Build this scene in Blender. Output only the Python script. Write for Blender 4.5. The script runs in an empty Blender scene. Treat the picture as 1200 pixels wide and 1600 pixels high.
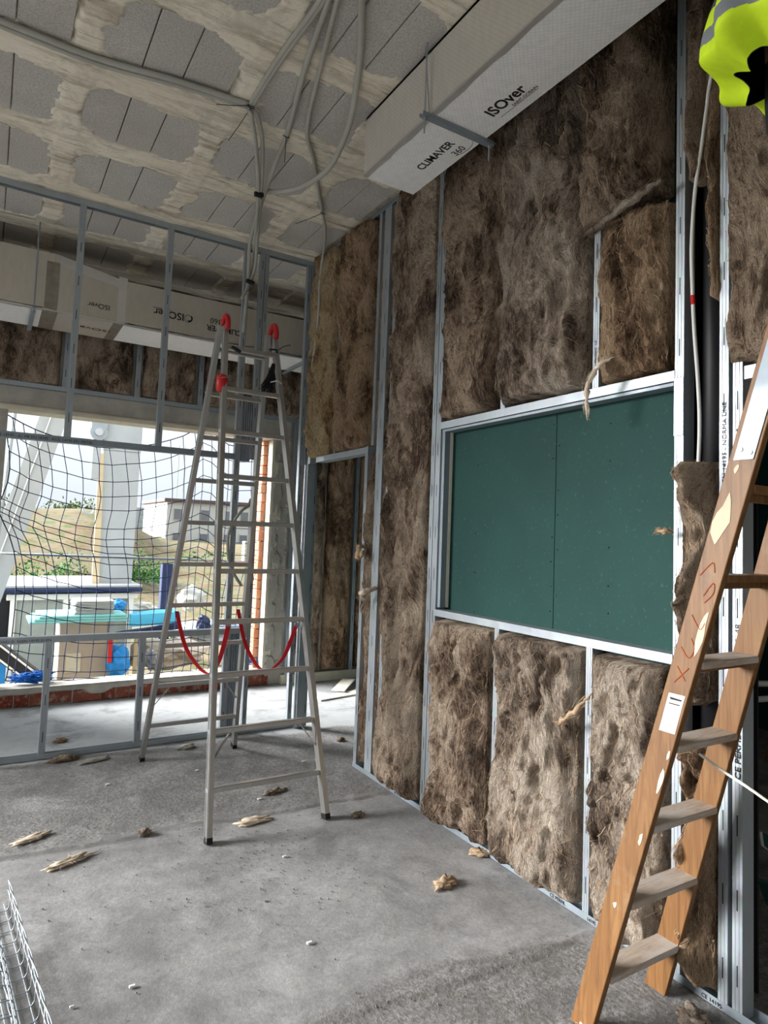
import bpy, bmesh, math, random
import numpy as np
from mathutils import Vector, Matrix, noise as mnoise
sc = bpy.context.scene
C = sc.collection
PI = math.pi
# ---------------------------------------------------------------- camera
cd = bpy.data.cameras.new('camera'); cam = bpy.data.objects.new('camera', cd); C.objects.link(cam); sc.camera = cam
cd.sensor_fit = 'HORIZONTAL'; cd.sensor_width = 36.0
cd.lens = 36.0*1040.55/1200.0
cd.shift_x = -44.5/1200.0; cd.shift_y = -31.56/1200.0
cd.clip_start = 0.05; cd.clip_end = 2000
yaw, pitch, roll = 0.5670987, 0.069999, 0.0351043
fw = Vector((math.sin(yaw)*math.cos(pitch), math.cos(yaw)*math.cos(pitch), math.sin(pitch)))
rt = Vector((math.cos(yaw), -math.sin(yaw), 0)); up = rt.cross(fw)
r2 = rt*math.cos(roll)+up*math.sin(roll); u2 = -rt*math.sin(roll)+up*math.cos(roll)
m = Matrix((r2, u2, -fw)).transposed().to_4x4(); m.translation = Vector((0, 0, 1.6)); cam.matrix_world = m
# ---------------------------------------------------------------- sky, sun, exposure
w = bpy.data.worlds.new('overcast_sky'); sc.world = w; w.use_nodes = True
nt = w.node_tree; nt.nodes.clear()
wo = nt.nodes.new('ShaderNodeOutputWorld'); bg = nt.nodes.new('ShaderNodeBackground')
tc = nt.nodes.new('ShaderNodeTexCoord'); sx = nt.nodes.new('ShaderNodeSeparateXYZ')
nt.links.new(tc.outputs['Generated'], sx.inputs[0])
# overcast sky: three times as bright overhead as at the horizon
mr = nt.nodes.new('ShaderNodeMapRange'); mr.inputs['From Min'].default_value = 0.0; mr.inputs['From Max'].default_value = 1.0
mr.inputs['To Min'].default_value = 1.0; mr.inputs['To Max'].default_value = 3.0; nt.links.new(sx.outputs['Z'], mr.inputs['Value'])
mu = nt.nodes.new('ShaderNodeMath'); mu.operation = 'MULTIPLY'; mu.inputs[1].default_value = 0.46; nt.links.new(mr.outputs[0], mu.inputs[0])
bg.inputs[0].default_value = (0.84, 0.92, 1.0, 1); nt.links.new(mu.outputs[0], bg.inputs[1])
nt.links.new(bg.outputs[0], wo.inputs[0])
sd = bpy.data.lights.new('hazy_sun', 'SUN'); sd.energy = 14.5; sd.angle = math.radians(45); sd.color = (1.0, 0.99, 0.98)
so = bpy.data.objects.new('hazy_sun', sd); C.objects.link(so)
so.rotation_euler = Vector((0.74, -0.52, -0.42)).to_track_quat('-Z', 'Y').to_euler()
sc.view_settings.view_transform = 'Standard'; sc.view_settings.look = 'None'
sc.view_settings.exposure = 1.05; sc.view_settings.gamma = 1.0; sc.view_settings.use_curve_mapping = False
sc.cycles.max_bounces = 8; sc.cycles.diffuse_bounces = 5; sc.cycles.use_denoising = True
# ---------------------------------------------------------------- helpers
def S(r, g, b):
    f = lambda c: ((c/255.0)/12.92 if c/255.0 <= 0.04045 else ((c/255.0+0.055)/1.055)**2.4)
    return (f(r), f(g), f(b), 1.0)
def hsh(ix, iy, seed):
    n = (ix.astype(np.int64)*374761393+iy.astype(np.int64)*668265263+seed*974634777) & 0xffffffff
    n = ((n ^ (n >> 13))*1274126177) & 0xffffffff
    n = n ^ (n >> 16)
    return (n & 0xffff)/65535.0
def vn(x, y, seed=0):
    x = np.asarray(x, float); y = np.asarray(y, float)
    ix = np.floor(x); iy = np.floor(y); fx = x-ix; fy = y-iy
    fx = fx*fx*(3-2*fx); fy = fy*fy*(3-2*fy)
    a = hsh(ix, iy, seed); b = hsh(ix+1, iy, seed); c = hsh(ix, iy+1, seed); d = hsh(ix+1, iy+1, seed)
    return (a+(b-a)*fx)+((c+(d-c)*fx)-(a+(b-a)*fx))*fy
def fbm(x, y, seed=0, o=4):
    s = 0; a = 1.0; t = 0
    for k in range(o):
        s = s+a*vn(x*2**k, y*2**k, seed+k*17); t += a; a *= 0.5
    return s/t
def sstep(a, b, x):
    t = np.clip((x-a)/(b-a), 0, 1); return t*t*(3-2*t)
class MB:
    def __init__(s): s.v = []; s.f = []; s.m = []
    def add(s, vs, fs, mi=0):
        n = len(s.v); s.v += [tuple(p) for p in vs]; s.f += [tuple(i+n for i in f) for f in fs]; s.m += [mi]*len(fs)
    def box(s, a, b, mi=0):
        x0, y0, z0 = a; x1, y1, z1 = b
        s.add([(x0,y0,z0),(x1,y0,z0),(x1,y1,z0),(x0,y1,z0),(x0,y0,z1),(x1,y0,z1),(x1,y1,z1),(x0,y1,z1)],
              [(0,3,2,1),(4,5,6,7),(0,1,5,4),(1,2,6,5),(2,3,7,6),(3,0,4,7)], mi)
        return s
    def cbox(s, a, b, c=0.003, mi=0):
        "box with chamfered edges"
        bm = bmesh.new(); r = bmesh.ops.create_cube(bm, size=1)
        for v in bm.verts: v.co = Vector(((a[0]+b[0])/2+v.co.x*(b[0]-a[0]), (a[1]+b[1])/2+v.co.y*(b[1]-a[1]), (a[2]+b[2])/2+v.co.z*(b[2]-a[2])))
        bmesh.ops.bevel(bm, geom=bm.edges[:], offset=c, segments=1, affect='EDGES')
        bm.verts.index_update(); s.add([v.co[:] for v in bm.verts], [[v.index for v in f.verts] for f in bm.faces], mi); bm.free(); return s
    def bar(s, p, q, w, h, upv=(0,0,1), mi=0):
        "rectangular bar from p to q, width w across, height h along up"
        p = Vector(p); q = Vector(q); d = (q-p).normalized(); u = Vector(upv); sd_ = d.cross(u).normalized(); u = sd_.cross(d).normalized()
        vs = []
        for e in (p, q):
            for a, b in ((-1,-1),(1,-1),(1,1),(-1,1)): vs.append(e+sd_*a*w/2+u*b*h/2)
        s.add(vs, [(0,1,2,3)[::-1],(4,5,6,7),(0,1,5,4),(1,2,6,5),(2,3,7,6),(3,0,4,7)], mi); return s
    def prof(s, pts, p, q, xa, mi=0):
        "closed 2D polygon pts (a,b) swept from p to q; a along xa, b along d x xa"
        p = Vector(p); q = Vector(q); d = (q-p).normalized(); xa = Vector(xa).normalized(); ya = d.cross(xa).normalized()
        n = len(pts); vs = [p+xa*a+ya*b for a, b in pts]+[q+xa*a+ya*b for a, b in pts]
        s.add(vs, [(i, (i+1) % n, (i+1) % n+n, i+n) for i in range(n)]+[tuple(range(n))[::-1], tuple(range(n, 2*n))], mi); return s
    def tube(s, pts, r, seg=8, mi=0, cap=True, closed=False):
        pts = [Vector(p) for p in pts]; n = len(pts); rs = r if hasattr(r, '__len__') else [r]*n
        fs = []; vs = []; prev = None
        for i, p in enumerate(pts):
            d = (pts[min(i+1, n-1)]-pts[max(i-1, 0)])
            if d.length < 1e-9: d = Vector((0,0,1))
            d.normalize()
            if prev is None: a = d.orthogonal().normalized()
            else:
                a = prev-d*prev.dot(d); a = a.normalized() if a.length > 1e-6 else d.orthogonal().normalized()
            prev = a; b = d.cross(a)
            for k in range(seg):
                t = 2*PI*k/seg; vs.append(p+(a*math.cos(t)+b*math.sin(t))*rs[i])
        for i in range(n-1):
            for k in range(seg): fs.append((i*seg+k, i*seg+(k+1) % seg, (i+1)*seg+(k+1) % seg, (i+1)*seg+k))
        if cap: fs.append(tuple(range(seg))[::-1]); fs.append(tuple(range((n-1)*seg, n*seg)))
        s.add(vs, fs, mi); return s
    def grid(s, P, mi=0, flip=False):
        n, k = P.shape[:2]; base = len(s.v); s.v += [tuple(p) for p in P.reshape(-1, 3).tolist()]
        for i in range(n-1):
            for j in range(k-1):
                q = (base+i*k+j, base+(i+1)*k+j, base+(i+1)*k+j+1, base+i*k+j+1)
                s.f.append(q[::-1] if flip else q)
        s.m += [mi]*((n-1)*(k-1)); return s
    def build(s, name, mats, parent=None, smooth=False, kind=None):
        me = bpy.data.meshes.new(name); me.from_pydata(s.v, [], s.f)
        mats = mats if isinstance(mats, (list, tuple)) else [mats]
        for m_ in mats: me.materials.append(m_)
        if len(mats) > 1: me.polygons.foreach_set('material_index', s.m)
        if smooth: me.polygons.foreach_set('use_smooth', [True]*len(s.f))
        me.update(); o = bpy.data.objects.new(name, me); C.objects.link(o)
        if parent is not None: par(o, parent)
        if kind: o['kind'] = kind
        return o
def par(o, p):
    o.parent = p
    o.matrix_parent_inverse = Matrix.Translation(-p.location) if p.parent is None else Matrix.Identity(4)
    return o
def thing(name, label, cat, loc=(0,0,0), group=None):
    o = bpy.data.objects.new(name, None); o.empty_display_size = 0.1; C.objects.link(o); o.location = loc
    tag(o, label, cat, group); return o
def tag(o, label, cat, group=None):
    o['label'] = label; o['category'] = cat
    if group: o['group'] = group
    return o
def struct(name, loc=(0,0,0)):
    o = bpy.data.objects.new(name, None); C.objects.link(o); o.location = loc; o['kind'] = 'structure'; return o
def copy_tree(root, delta, label=None):
    r = root.copy(); C.objects.link(r); r.location = root.location+Vector(delta)
    if label: r['label'] = label
    for ch in root.children:
        c = ch.copy(); C.objects.link(c); c.parent = r; c.matrix_parent_inverse = ch.matrix_parent_inverse.copy()
        for g in ch.children:
            d = g.copy(); C.objects.link(d); d.parent = c; d.matrix_parent_inverse = g.matrix_parent_inverse.copy()
    return r
def text(body, name, size, org, d, u, mat, parent, thick=0.0008, bold=0.0, kind=None, sx_=1.0):
    "flat lettering: org is the left end of the baseline, d the reading direction, u the up direction of the letters"
    cu = bpy.data.curves.new(name, 'FONT'); cu.body = body; cu.size = size; cu.extrude = thick; cu.offset = bold*size
    cu.resolution_u = 3
    t = bpy.data.objects.new(name+'_c', cu); C.objects.link(t)
    dg = bpy.context.evaluated_depsgraph_get(); me = bpy.data.meshes.new_from_object(t.evaluated_get(dg))
    bpy.data.objects.remove(t); me.name = name
    d = Vector(d).normalized(); u = Vector(u).normalized(); n = d.cross(u)
    M = Matrix((d*sx_, u, n)).transposed().to_4x4(); M.translation = Vector(org)+n*thick
    me.transform(M); me.materials.clear(); me.materials.append(mat)
    o = bpy.data.objects.new(name, me); C.objects.link(o)
    if parent is not None: par(o, parent)
    return o
def bez(pts, n=8):
    "Catmull-Rom through points"
    P = [Vector(p) for p in pts]; out = []
    for i in range(len(P)-1):
        p0 = P[max(i-1, 0)]; p1 = P[i]; p2 = P[i+1]; p3 = P[min(i+2, len(P)-1)]
        for k in range(n):
            t = k/n; out.append(0.5*((2*p1)+(p2-p0)*t+(2*p0-5*p1+4*p2-p3)*t*t+(-p0+3*p1-3*p2+p3)*t**3))
    out.append(P[-1]); return out
# ---------------------------------------------------------------- materials
class NM:
    def __init__(s, name, rough=0.7, metal=0.0, spec=0.3):
        s.m = bpy.data.materials.new(name); s.m.use_nodes = True; s.t = s.m.node_tree; s.n = s.t.nodes
        s.b = s.n['Principled BSDF']; s.b.inputs['Roughness'].default_value = rough; s.b.inputs['Metallic'].default_value = metal
        s.b.inputs['Specular IOR Level'].default_value = spec
        s.co = s.n.new('ShaderNodeTexCoord').outputs['Object']
    def L(s, a, b): s.t.links.new(a, b)
    def map(s, scale=(1,1,1), src=None, loc=(0,0,0), rot=(0,0,0)):
        k = s.n.new('ShaderNodeMapping'); k.inputs['Scale'].default_value = scale; k.inputs['Location'].default_value = loc; k.inputs['Rotation'].default_value = rot
        s.L(src or s.co, k.inputs[0]); return k.outputs[0]
    def noise(s, scale, detail=4, rough=0.55, dist=0.0, src=None, typ=None, color=False):
        k = s.n.new('ShaderNodeTexNoise'); k.inputs['Scale'].default_value = scale; k.inputs['Detail'].default_value = detail
        if typ: k.noise_type = typ
        k.inputs['Roughness'].default_value = rough; k.inputs['Distortion'].default_value = dist
        s.L(src or s.co, k.inputs['Vector']); return k.outputs['Color' if color else 'Fac']
    def vor(s, scale, src=None, feat='F1', out='Distance', rnd=1.0):
        k = s.n.new('ShaderNodeTexVoronoi'); k.feature = feat; k.inputs['Scale'].default_value = scale; k.inputs['Randomness'].default_value = rnd
        s.L(src or s.co, k.inputs['Vector']); return k.outputs[out]
    def ramp(s, src, stops, interp='LINEAR'):
        k = s.n.new('ShaderNodeValToRGB'); e = k.color_ramp.elements; k.color_ramp.interpolation = interp
        while len(e) < len(stops): e.new(0.5)
        for el, (p, c) in zip(e, stops):
            el.position = p; el.color = c if hasattr(c, '__len__') else (c, c, c, 1)
        s.L(src, k.inputs[0]); return k.outputs[0]
    def mix(s, fac, a, b, mode='MIX'):
        k = s.n.new('ShaderNodeMix'); k.data_type = 'RGBA'; k.blend_type = mode
        for i, v in ((0, fac), (6, a), (7, b)):
            if hasattr(v, 'is_output') or isinstance(v, bpy.types.NodeSocket): s.L(v, k.inputs[i])
            else: k.inputs[i].default_value = v
        return k.outputs[2]
    def math(s, op, a, b=0.0, c=None):
        k = s.n.new('ShaderNodeMath'); k.operation = op
        for i, v in enumerate((a, b) if c is None else (a, b, c)):
            if isinstance(v, bpy.types.NodeSocket): s.L(v, k.inputs[i])
            else: k.inputs[i].default_value = v
        return k.outputs[0]
    def col(s, c):
        if isinstance(c, bpy.types.NodeSocket): s.L(c, s.b.inputs['Base Color'])
        else: s.b.inputs['Base Color'].default_value = c
        return s
    def rough(s, c): s.L(c, s.b.inputs['Roughness']); return s
    def bump(s, h, strength=0.5, dist=0.01):
        k = s.n.new('ShaderNodeBump'); k.inputs['Strength'].default_value = strength; k.inputs['Distance'].default_value = dist
        s.L(h, k.inputs['Height']); s.L(k.outputs[0], s.b.inputs['Normal']); return s
def flat(name, c, rough=0.7, metal=0.0, var=0.12, sc_=6.0, spec=0.3):
    k = NM(name, rough, metal, spec); n = k.noise(sc_, 5, 0.6)
    d = tuple(x*(1-var) for x in c[:3])+(1,); l = tuple(min(1, x*(1+var)) for x in c[:3])+(1,)
    k.col(k.ramp(n, [(0.3, d), (0.7, l)])); return k.m
def mat_steel(name, c, metal=0.75, rough=0.42):
    k = NM(name, rough, metal, 0.5)
    v = k.vor(55, out='Color', src=k.map((1, 1, 0.4))); n = k.noise(3, 4); n2 = k.noise(140, 3)
    a = k.mix(0.10, c, v, 'MULTIPLY'); a = k.mix(k.ramp(n, [(0.35, 0.0), (0.75, 0.35)]), a, tuple(x*0.7 for x in c[:3])+(1,))
    k.col(a); k.rough(k.ramp(k.noise(8, 5), [(0.3, rough-0.08), (0.7, rough+0.14)])); k.bump(n2, 0.08, 0.001); return k.m
def mat_wool(name, dark, mid, light, seed=0):
    k = NM(name, 0.95, 0.0, 0.08)
    wv = k.noise(2.2, 1.5, 0.5, 0.0, src=k.map((1, 1, 0.8), loc=(seed*3.1, seed*1.7, seed)), color=True)
    wp = k.n.new('ShaderNodeVectorMath'); wp.operation = 'SCALE'; wp.inputs['Scale'].default_value = 0.40; k.L(wv, wp.inputs[0])
    ad = k.n.new('ShaderNodeVectorMath'); ad.operation = 'ADD'; k.L(k.co, ad.inputs[0]); k.L(wp.outputs[0], ad.inputs[1]); q = ad.outputs[0]
    fib = k.noise(8, 10, 0.74, 0.35, src=k.map((3.4, 3.4, 0.75), src=q))
    fine = k.noise(40, 6, 0.75, 0.5, src=k.map((3.0, 3.0, 0.5), src=q, rot=(0.35, 0, 0)))
    rid = k.noise(5, 6, 0.6, 0.9, src=k.map((1.6, 1.6, 0.75), src=q), typ='RIDGED_MULTIFRACTAL')
    big = k.noise(4.2, 6, 0.62, 0.3, src=k.map((1, 1, 0.55), loc=(seed*7.7, 0, seed*2.1)))
    f = k.math('ADD', k.math('MULTIPLY', fib, 0.42), k.math('MULTIPLY', fine, 0.30))
    f = k.math('ADD', f, k.math('MULTIPLY', big, 0.50))
    f = k.math('ADD', f, k.math('MULTIPLY', rid, 0.05))
    RAMP = [(0.545, dark), (0.61, mid), (0.655, tuple(a*0.6+b*0.4 for a, b in zip(mid, light))), (0.71, light)]
    h0 = k.math('ADD', k.math('MULTIPLY', fib, 1.0), k.math('MULTIPLY', fine, 0.5))
    def strand(sc_, rot, lo, hi, amt, base):
        n_ = k.noise(sc_, 3, 0.6, 1.2, src=k.map((3.0, 3.0, 0.8), src=q, rot=rot)); rd = k.math('SUBTRACT', 1.0, k.math('ABSOLUTE', k.math('MULTIPLY_ADD', n_, 4.0, -2.0)))
        f_ = k.ramp(rd, [(lo, 0.0), (hi, amt)]); f_ = k.math('MULTIPLY', f_, k.ramp(big, [(0.42, 0.15), (0.6, 1.0)])); return k.mix(f_, base, light), f_
    cc = k.ramp(f, RAMP)
    cc, s0 = strand(4.5, (-0.2, 0, 0), 0.80, 1.0, 0.6, cc)
    cc, s1 = strand(9, (0.3, 0, 0), 0.72, 0.98, 0.85, cc); cc, s2 = strand(15, (-0.5, 0.2, 0), 0.78, 0.98, 0.75, cc); cc, s3 = strand(24, (0.9, 0, 0.3), 0.80, 0.98, 0.6, cc)
    sp = k.noise(210, 3, 0.7); cc = k.mix(k.ramp(sp, [(0.38, 0.45), (0.50, 0.0)]), cc, dark); k.col(cc)
    h = k.math('ADD', h0, k.math('MULTIPLY', k.math('ADD', s1, s2), 0.12)); h = k.math('ADD', h, k.math('MULTIPLY', rid, 0.15))
    k.bump(h, 1.0, 0.08); return k.m
def mat_print(name='printed_ink', c=(0.012, 0.012, 0.012, 1)):
    return flat(name, c, 0.6, 0, 0.1)
M = {}
M['steel'] = mat_steel('galvanised_steel', S(172, 180, 186), 0.55, 0.42)
M['steel_dark'] = mat_steel('dull_galvanised_steel', S(150, 160, 168), 0.5, 0.5)
M['steel_mid'] = mat_steel('greyer_galvanised_steel', S(174, 182, 188), 0.55, 0.45)
M['alu'] = mat_steel('worn_aluminium', S(180, 179, 176), 0.8, 0.36)
M['wool'] = mat_wool('brown_mineral_wool', S(78, 59, 47), S(170, 141, 119), S(248, 228, 204), 1)
M['wool_b'] = mat_wool('dark_mineral_wool', S(62, 46, 36), S(150, 122, 101), S(238, 214, 188), 2)
M['wool_c'] = mat_wool('pale_mineral_wool', S(84, 67, 56), S(178, 154, 135), S(250, 234, 214), 3)
M['wool_gold'] = mat_wool('golden_mineral_wool', S(120, 86, 56), S(210, 172, 124), S(250, 228, 186), 4)
M['wool_rust'] = mat_wool('rusty_mineral_wool', S(74, 52, 38), S(170, 132, 102), S(244, 212, 176), 5)
M['fibre'] = flat('loose_fibre_tan', S(160, 134, 108), 0.9, 0, 0.3, 9); M['fibre_tan'] = flat('wool_strand', S(172, 148, 120), 0.9, 0, 0.3, 30); M['fibre_light'] = flat('loose_fibre_light', S(214, 190, 160), 0.9, 0, 0.25, 9)
M['fibre_pale'] = flat('loose_fibre_pale', S(200, 184, 164), 0.9, 0, 0.2, 9)
M['ink'] = mat_print(); M['grit'] = flat('grey_grit', S(112, 108, 102), 0.9, 0, 0.3, 60)
M['black'] = flat('black_plastic', (0.012, 0.012, 0.014, 1), 0.5)
M['red'] = flat('red_plastic', S(190, 38, 40), 0.45, 0, 0.1)
M['redstrap'] = flat('red_webbing', S(200, 34, 44), 0.75, 0, 0.12)
M['conduit'] = flat('grey_pvc_conduit', S(168, 166, 156), 0.5, 0, 0.08)
M['white'] = flat('white_paint', S(225, 226, 222), 0.5, 0, 0.05)
M['gypsum'] = flat('gypsum_edge', S(222, 218, 205), 0.8, 0, 0.06, 40)
def _green():
    k = NM('green_plasterboard', 0.72, 0, 0.3); n = k.noise(2.2, 4); n2 = k.noise(60, 4)
    a = k.ramp(n, [(0.3, S(18, 58, 54)), (0.7, S(24, 67, 62))]); a = k.mix(k.ramp(n2, [(0.62, 0.0), (0.8, 0.25)]), a, S(110, 150, 140)); k.col(a); return k.m
M['green'] = _green()
def _conc():
    k = NM('rough_concrete_floor', 0.85, 0, 0.25)
    sp = k.n.new('ShaderNodeSeparateXYZ'); k.L(k.co, sp.inputs[0])
    wob = k.noise(1.6, 4)
    yy = k.math('ADD', sp.outputs['Y'], k.math('MULTIPLY', k.math('SUBTRACT', wob, 0.5), 0.35)); yy = k.math('ADD', yy, k.math('MULTIPLY', sp.outputs['X'], 0.07))
    rough_band = k.ramp(k.math('MULTIPLY', yy, 0.1), [(0.0, 1.0), (0.214, 0.9), (0.222, 0.12), (0.383, 0.12), (0.39, 0.85), (0.528, 0.7), (0.532, 0.0)])
    big = k.noise(0.9, 5, 0.6, 0.3); med = k.noise(7, 6, 0.65, 0.2); fine = k.noise(55, 5, 0.7); grit = k.noise(170, 3, 0.6)
    base = k.ramp(big, [(0.3, S(118, 119, 121)), (0.52, S(142, 143, 145)), (0.75, S(166, 168, 170))])
    base = k.mix(k.ramp(med, [(0.35, 0.0), (0.8, 0.45)]), base, S(196, 193, 188))
    pit = k.math('MULTIPLY', k.ramp(fine, [(0.40, 0.95), (0.60, 0.0)]), k.math('ADD', k.math('MULTIPLY', rough_band, 0.70), 0.22))
    base = k.mix(pit, base, S(104, 99, 92))
    sp2 = k.math('MULTIPLY', k.ramp(med, [(0.30, 0.65), (0.44, 0.0)]), k.math('ADD', rough_band, 0.15)); base = k.mix(sp2, base, S(112, 107, 99))
    base = k.mix(k.ramp(k.vor(28), [(0.03, 0.4), (0.09, 0.0)]), base, S(112, 108, 102))
    base = k.mix(k.ramp(grit, [(0.4, 0.18), (0.6, 0.0)]), base, S(96, 92, 88))
    # smoother floor past the frame, mixed paler and colder
    far = k.ramp(k.math('MULTIPLY', yy, 0.1), [(0.528, 0.0), (0.532, 0.45)]); base = k.mix(far, base, S(196, 202, 204))
    ln = k.math('ADD', yy, k.math('MULTIPLY', k.math('SUBTRACT', med, 0.5), 0.05))
    for c_, w_ in ((2.17, 0.035), (3.83, 0.035)):
        g_ = k.ramp(k.math('ABSOLUTE', k.math('SUBTRACT', ln, c_)), [(0.0, 0.55), (w_, 0.0)]); base = k.mix(k.math('MULTIPLY', g_, k.ramp(big, [(0.35, 0.3), (0.55, 1.0)])), base, S(84, 80, 76))
    blot = k.noise(2.6, 7, 0.68, 0.4); base = k.mix(k.ramp(blot, [(0.36, 0.6), (0.50, 0.0)]), base, S(104, 103, 102)); base = k.mix(k.ramp(blot, [(0.54, 0.0), (0.66, 0.5)]), base, S(178, 178, 178))
    k.col(base)
    h = k.math('ADD', k.math('MULTIPLY', fine, k.math('ADD', k.math('MULTIPLY', rough_band, 1.3), 0.16)), k.math('MULTIPLY', med, k.math('ADD', k.math('MULTIPLY', rough_band, 0.9), 0.25)))
    h = k.math('ADD', h, k.math('MULTIPLY', grit, 0.12)); k.bump(h, 0.55, 0.010); return k.m
M['floor'] = _conc()
def _ceil():
    k = NM('stained_ceiling_concrete', 0.9, 0, 0.15)
    st = k.noise(3.5, 7, 0.7, 0.5, src=k.map((0.45, 2.6, 1))); big = k.noise(1.1, 4); f = k.noise(24, 6, 0.7, 0.4); st2 = k.noise(8, 8, 0.75, 0.6, src=k.map((0.35, 2.8, 1)))
    b = k.ramp(big, [(0.3, S(222, 212, 192)), (0.7, S(242, 234, 217))])
    b = k.mix(k.ramp(st, [(0.32, 0.8), (0.52, 0.0)]), b, S(140, 128, 106))
    b = k.mix(k.ramp(st2, [(0.30, 0.9), (0.44, 0.0)]), b, S(104, 94, 76))
    b = k.mix(k.ramp(f, [(0.55, 0.0), (0.75, 0.4)]), b, S(228, 220, 204)); b = k.mix(k.ramp(k.noise(5, 6, 0.7, 0.8), [(0.52, 0.0), (0.62, 0.45)]), b, S(190, 182, 166))
    k.col(b); k.bump(k.math('ADD', k.math('MULTIPLY', f, 0.6), st2), 0.7, 0.012); return k.m
M['ceil'] = _ceil(); M['void'] = flat('painted_bay_shade', (0.01, 0.01, 0.01, 1), 0.95)  # second one: near-black, the stud bay's shade put into its colour
def _blk():
    k = NM('porous_ceiling_block', 0.95, 0, 0.1)
    o = k.n.new('ShaderNodeObjectInfo'); n = k.noise(90, 5, 0.8); b = k.noise(3, 4)
    a = k.ramp(b, [(0.3, S(206, 202, 196)), (0.7, S(220, 216, 209))]); a = k.mix(k.ramp(n, [(0.35, 0.5), (0.6, 0.0)]), a, S(120, 114, 106)); a = k.mix(k.ramp(n, [(0.58, 0.0), (0.75, 0.4)]), a, S(214, 208, 198))
    a = k.mix(k.math('MULTIPLY', o.outputs['Random'], 0.14), a, S(186, 176, 158))
    k.col(a); k.bump(n, 0.9, 0.008); return k.m
M['block'] = _blk()
M['plaster'] = flat('grey_cement_render', S(168, 164, 154), 0.9, 0, 0.22, 5)
M['cream'] = flat('cream_render', S(206, 198, 178), 0.9, 0, 0.1, 9)
def _brick(nm, c1, c2):
    k = NM(nm, 0.92, 0, 0.15); n = k.noise(14, 7, 0.75); n2 = k.noise(5, 4); o = k.n.new('ShaderNodeObjectInfo')
    a = k.ramp(n2, [(0.3, c1), (0.7, c2)]); a = k.mix(k.ramp(n, [(0.50, 0.0), (0.66, 0.75)]), a, S(190, 176, 160)); a = k.mix(k.math('MULTIPLY', o.outputs['Random'], 0.35), a, S(150, 110, 92)); k.col(a); k.bump(n, 0.8, 0.01); return k.m
M['brick'] = _brick('old_red_brick', S(110, 48, 36), S(150, 74, 54))
M['brick_o'] = _brick('orange_hollow_brick', S(192, 118, 88), S(220, 154, 122))
def _foil(nm, c, rough, sg=(-1, 1, -1), mt=0.35):
    k = NM(nm, rough, mt, 0.5)
    wv = k.n.new('ShaderNodeTexWave'); wv.inputs['Scale'].default_value = 26; wv.bands_direction = 'DIAGONAL'; k.L(k.map((1, 1, 1)), wv.inputs[0])
    wv2 = k.n.new('ShaderNodeTexWave'); wv2.inputs['Scale'].default_value = 26; wv2.bands_direction = 'DIAGONAL'; k.L(k.map(sg), wv2.inputs[0])
    g = k.math('MAXIMUM', wv.outputs['Fac'], wv2.outputs['Fac']); n = k.noise(30, 4, 0.6, src=k.map((1, 1, 0.3)))
    sc_ = k.ramp(g, [(0.90, 0.0), (0.99, 0.35)])
    a = k.mix(sc_, c, tuple(x*0.62 for x in c[:3])+(1,)); a = k.mix(k.ramp(n, [(0.35, 0.25), (0.6, 0.0)]), a, tuple(x*0.7 for x in c[:3])+(1,))
    k.col(a); k.bump(k.math('ADD', g, n), 0.22, 0.002); return k.m
M['foil'] = _foil('reinforced_foil', S(214, 208, 198), 0.5, (-1, 1, -1), 0.25)
M['foil_b'] = _foil('floor_lit_reinforced_foil', S(250, 250, 248), 0.5, (-1, 1, -1), 0.1)  # underside copy of the foil, light from the floor painted into its colour
M['foil_far'] = _foil('reinforced_foil_far', S(206, 198, 184), 0.45, (-1, 1, 1))
M['tape'] = flat('aluminium_tape', S(214, 212, 208), 0.3, 0.6, 0.08)
M['tape_d'] = flat('wrinkled_grey_tape', S(150, 142, 130), 0.4, 0.45, 0.2, 18)
def _wood():
    k = NM('varnished_pine', 0.5, 0, 0.4)
    g = k.noise(5, 6, 0.6, 1.2, src=k.map((9, 9, 0.7))); g2 = k.noise(26, 4, 0.6, 0.5, src=k.map((6, 6, 0.5))); d = k.noise(2.6, 5, 0.7)
    a = k.ramp(g, [(0.3, S(90, 60, 30)), (0.5, S(116, 81, 43)), (0.7, S(132, 97, 57))]); a = k.mix(k.ramp(g2, [(0.35, 0.35), (0.6, 0.0)]), a, S(120, 74, 36))
    a = k.mix(k.ramp(d, [(0.56, 0.0), (0.76, 0.6)]), a, S(150, 130, 106)); k.col(a); k.bump(g2, 0.25, 0.003); return k.m
M['wood'] = _wood()
def _tread():
    k = NM('dusty_tread_wood', 0.85, 0, 0.2); g = k.noise(6, 6, 0.65, 0.8, src=k.map((1.2, 9, 9))); d = k.noise(4, 5, 0.7)
    a = k.ramp(g, [(0.3, S(160, 142, 126)), (0.55, S(184, 168, 152)), (0.75, S(204, 190, 176))]); a = k.mix(k.ramp(d, [(0.45, 0.0), (0.65, 0.7)]), a, S(196, 192, 188)); k.col(a); k.bump(g, 0.35, 0.004); return k.m
M['tread'] = _tread()
M['splash'] = flat('dried_plaster_splash', S(206, 190, 164), 0.9, 0, 0.12, 20)
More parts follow.
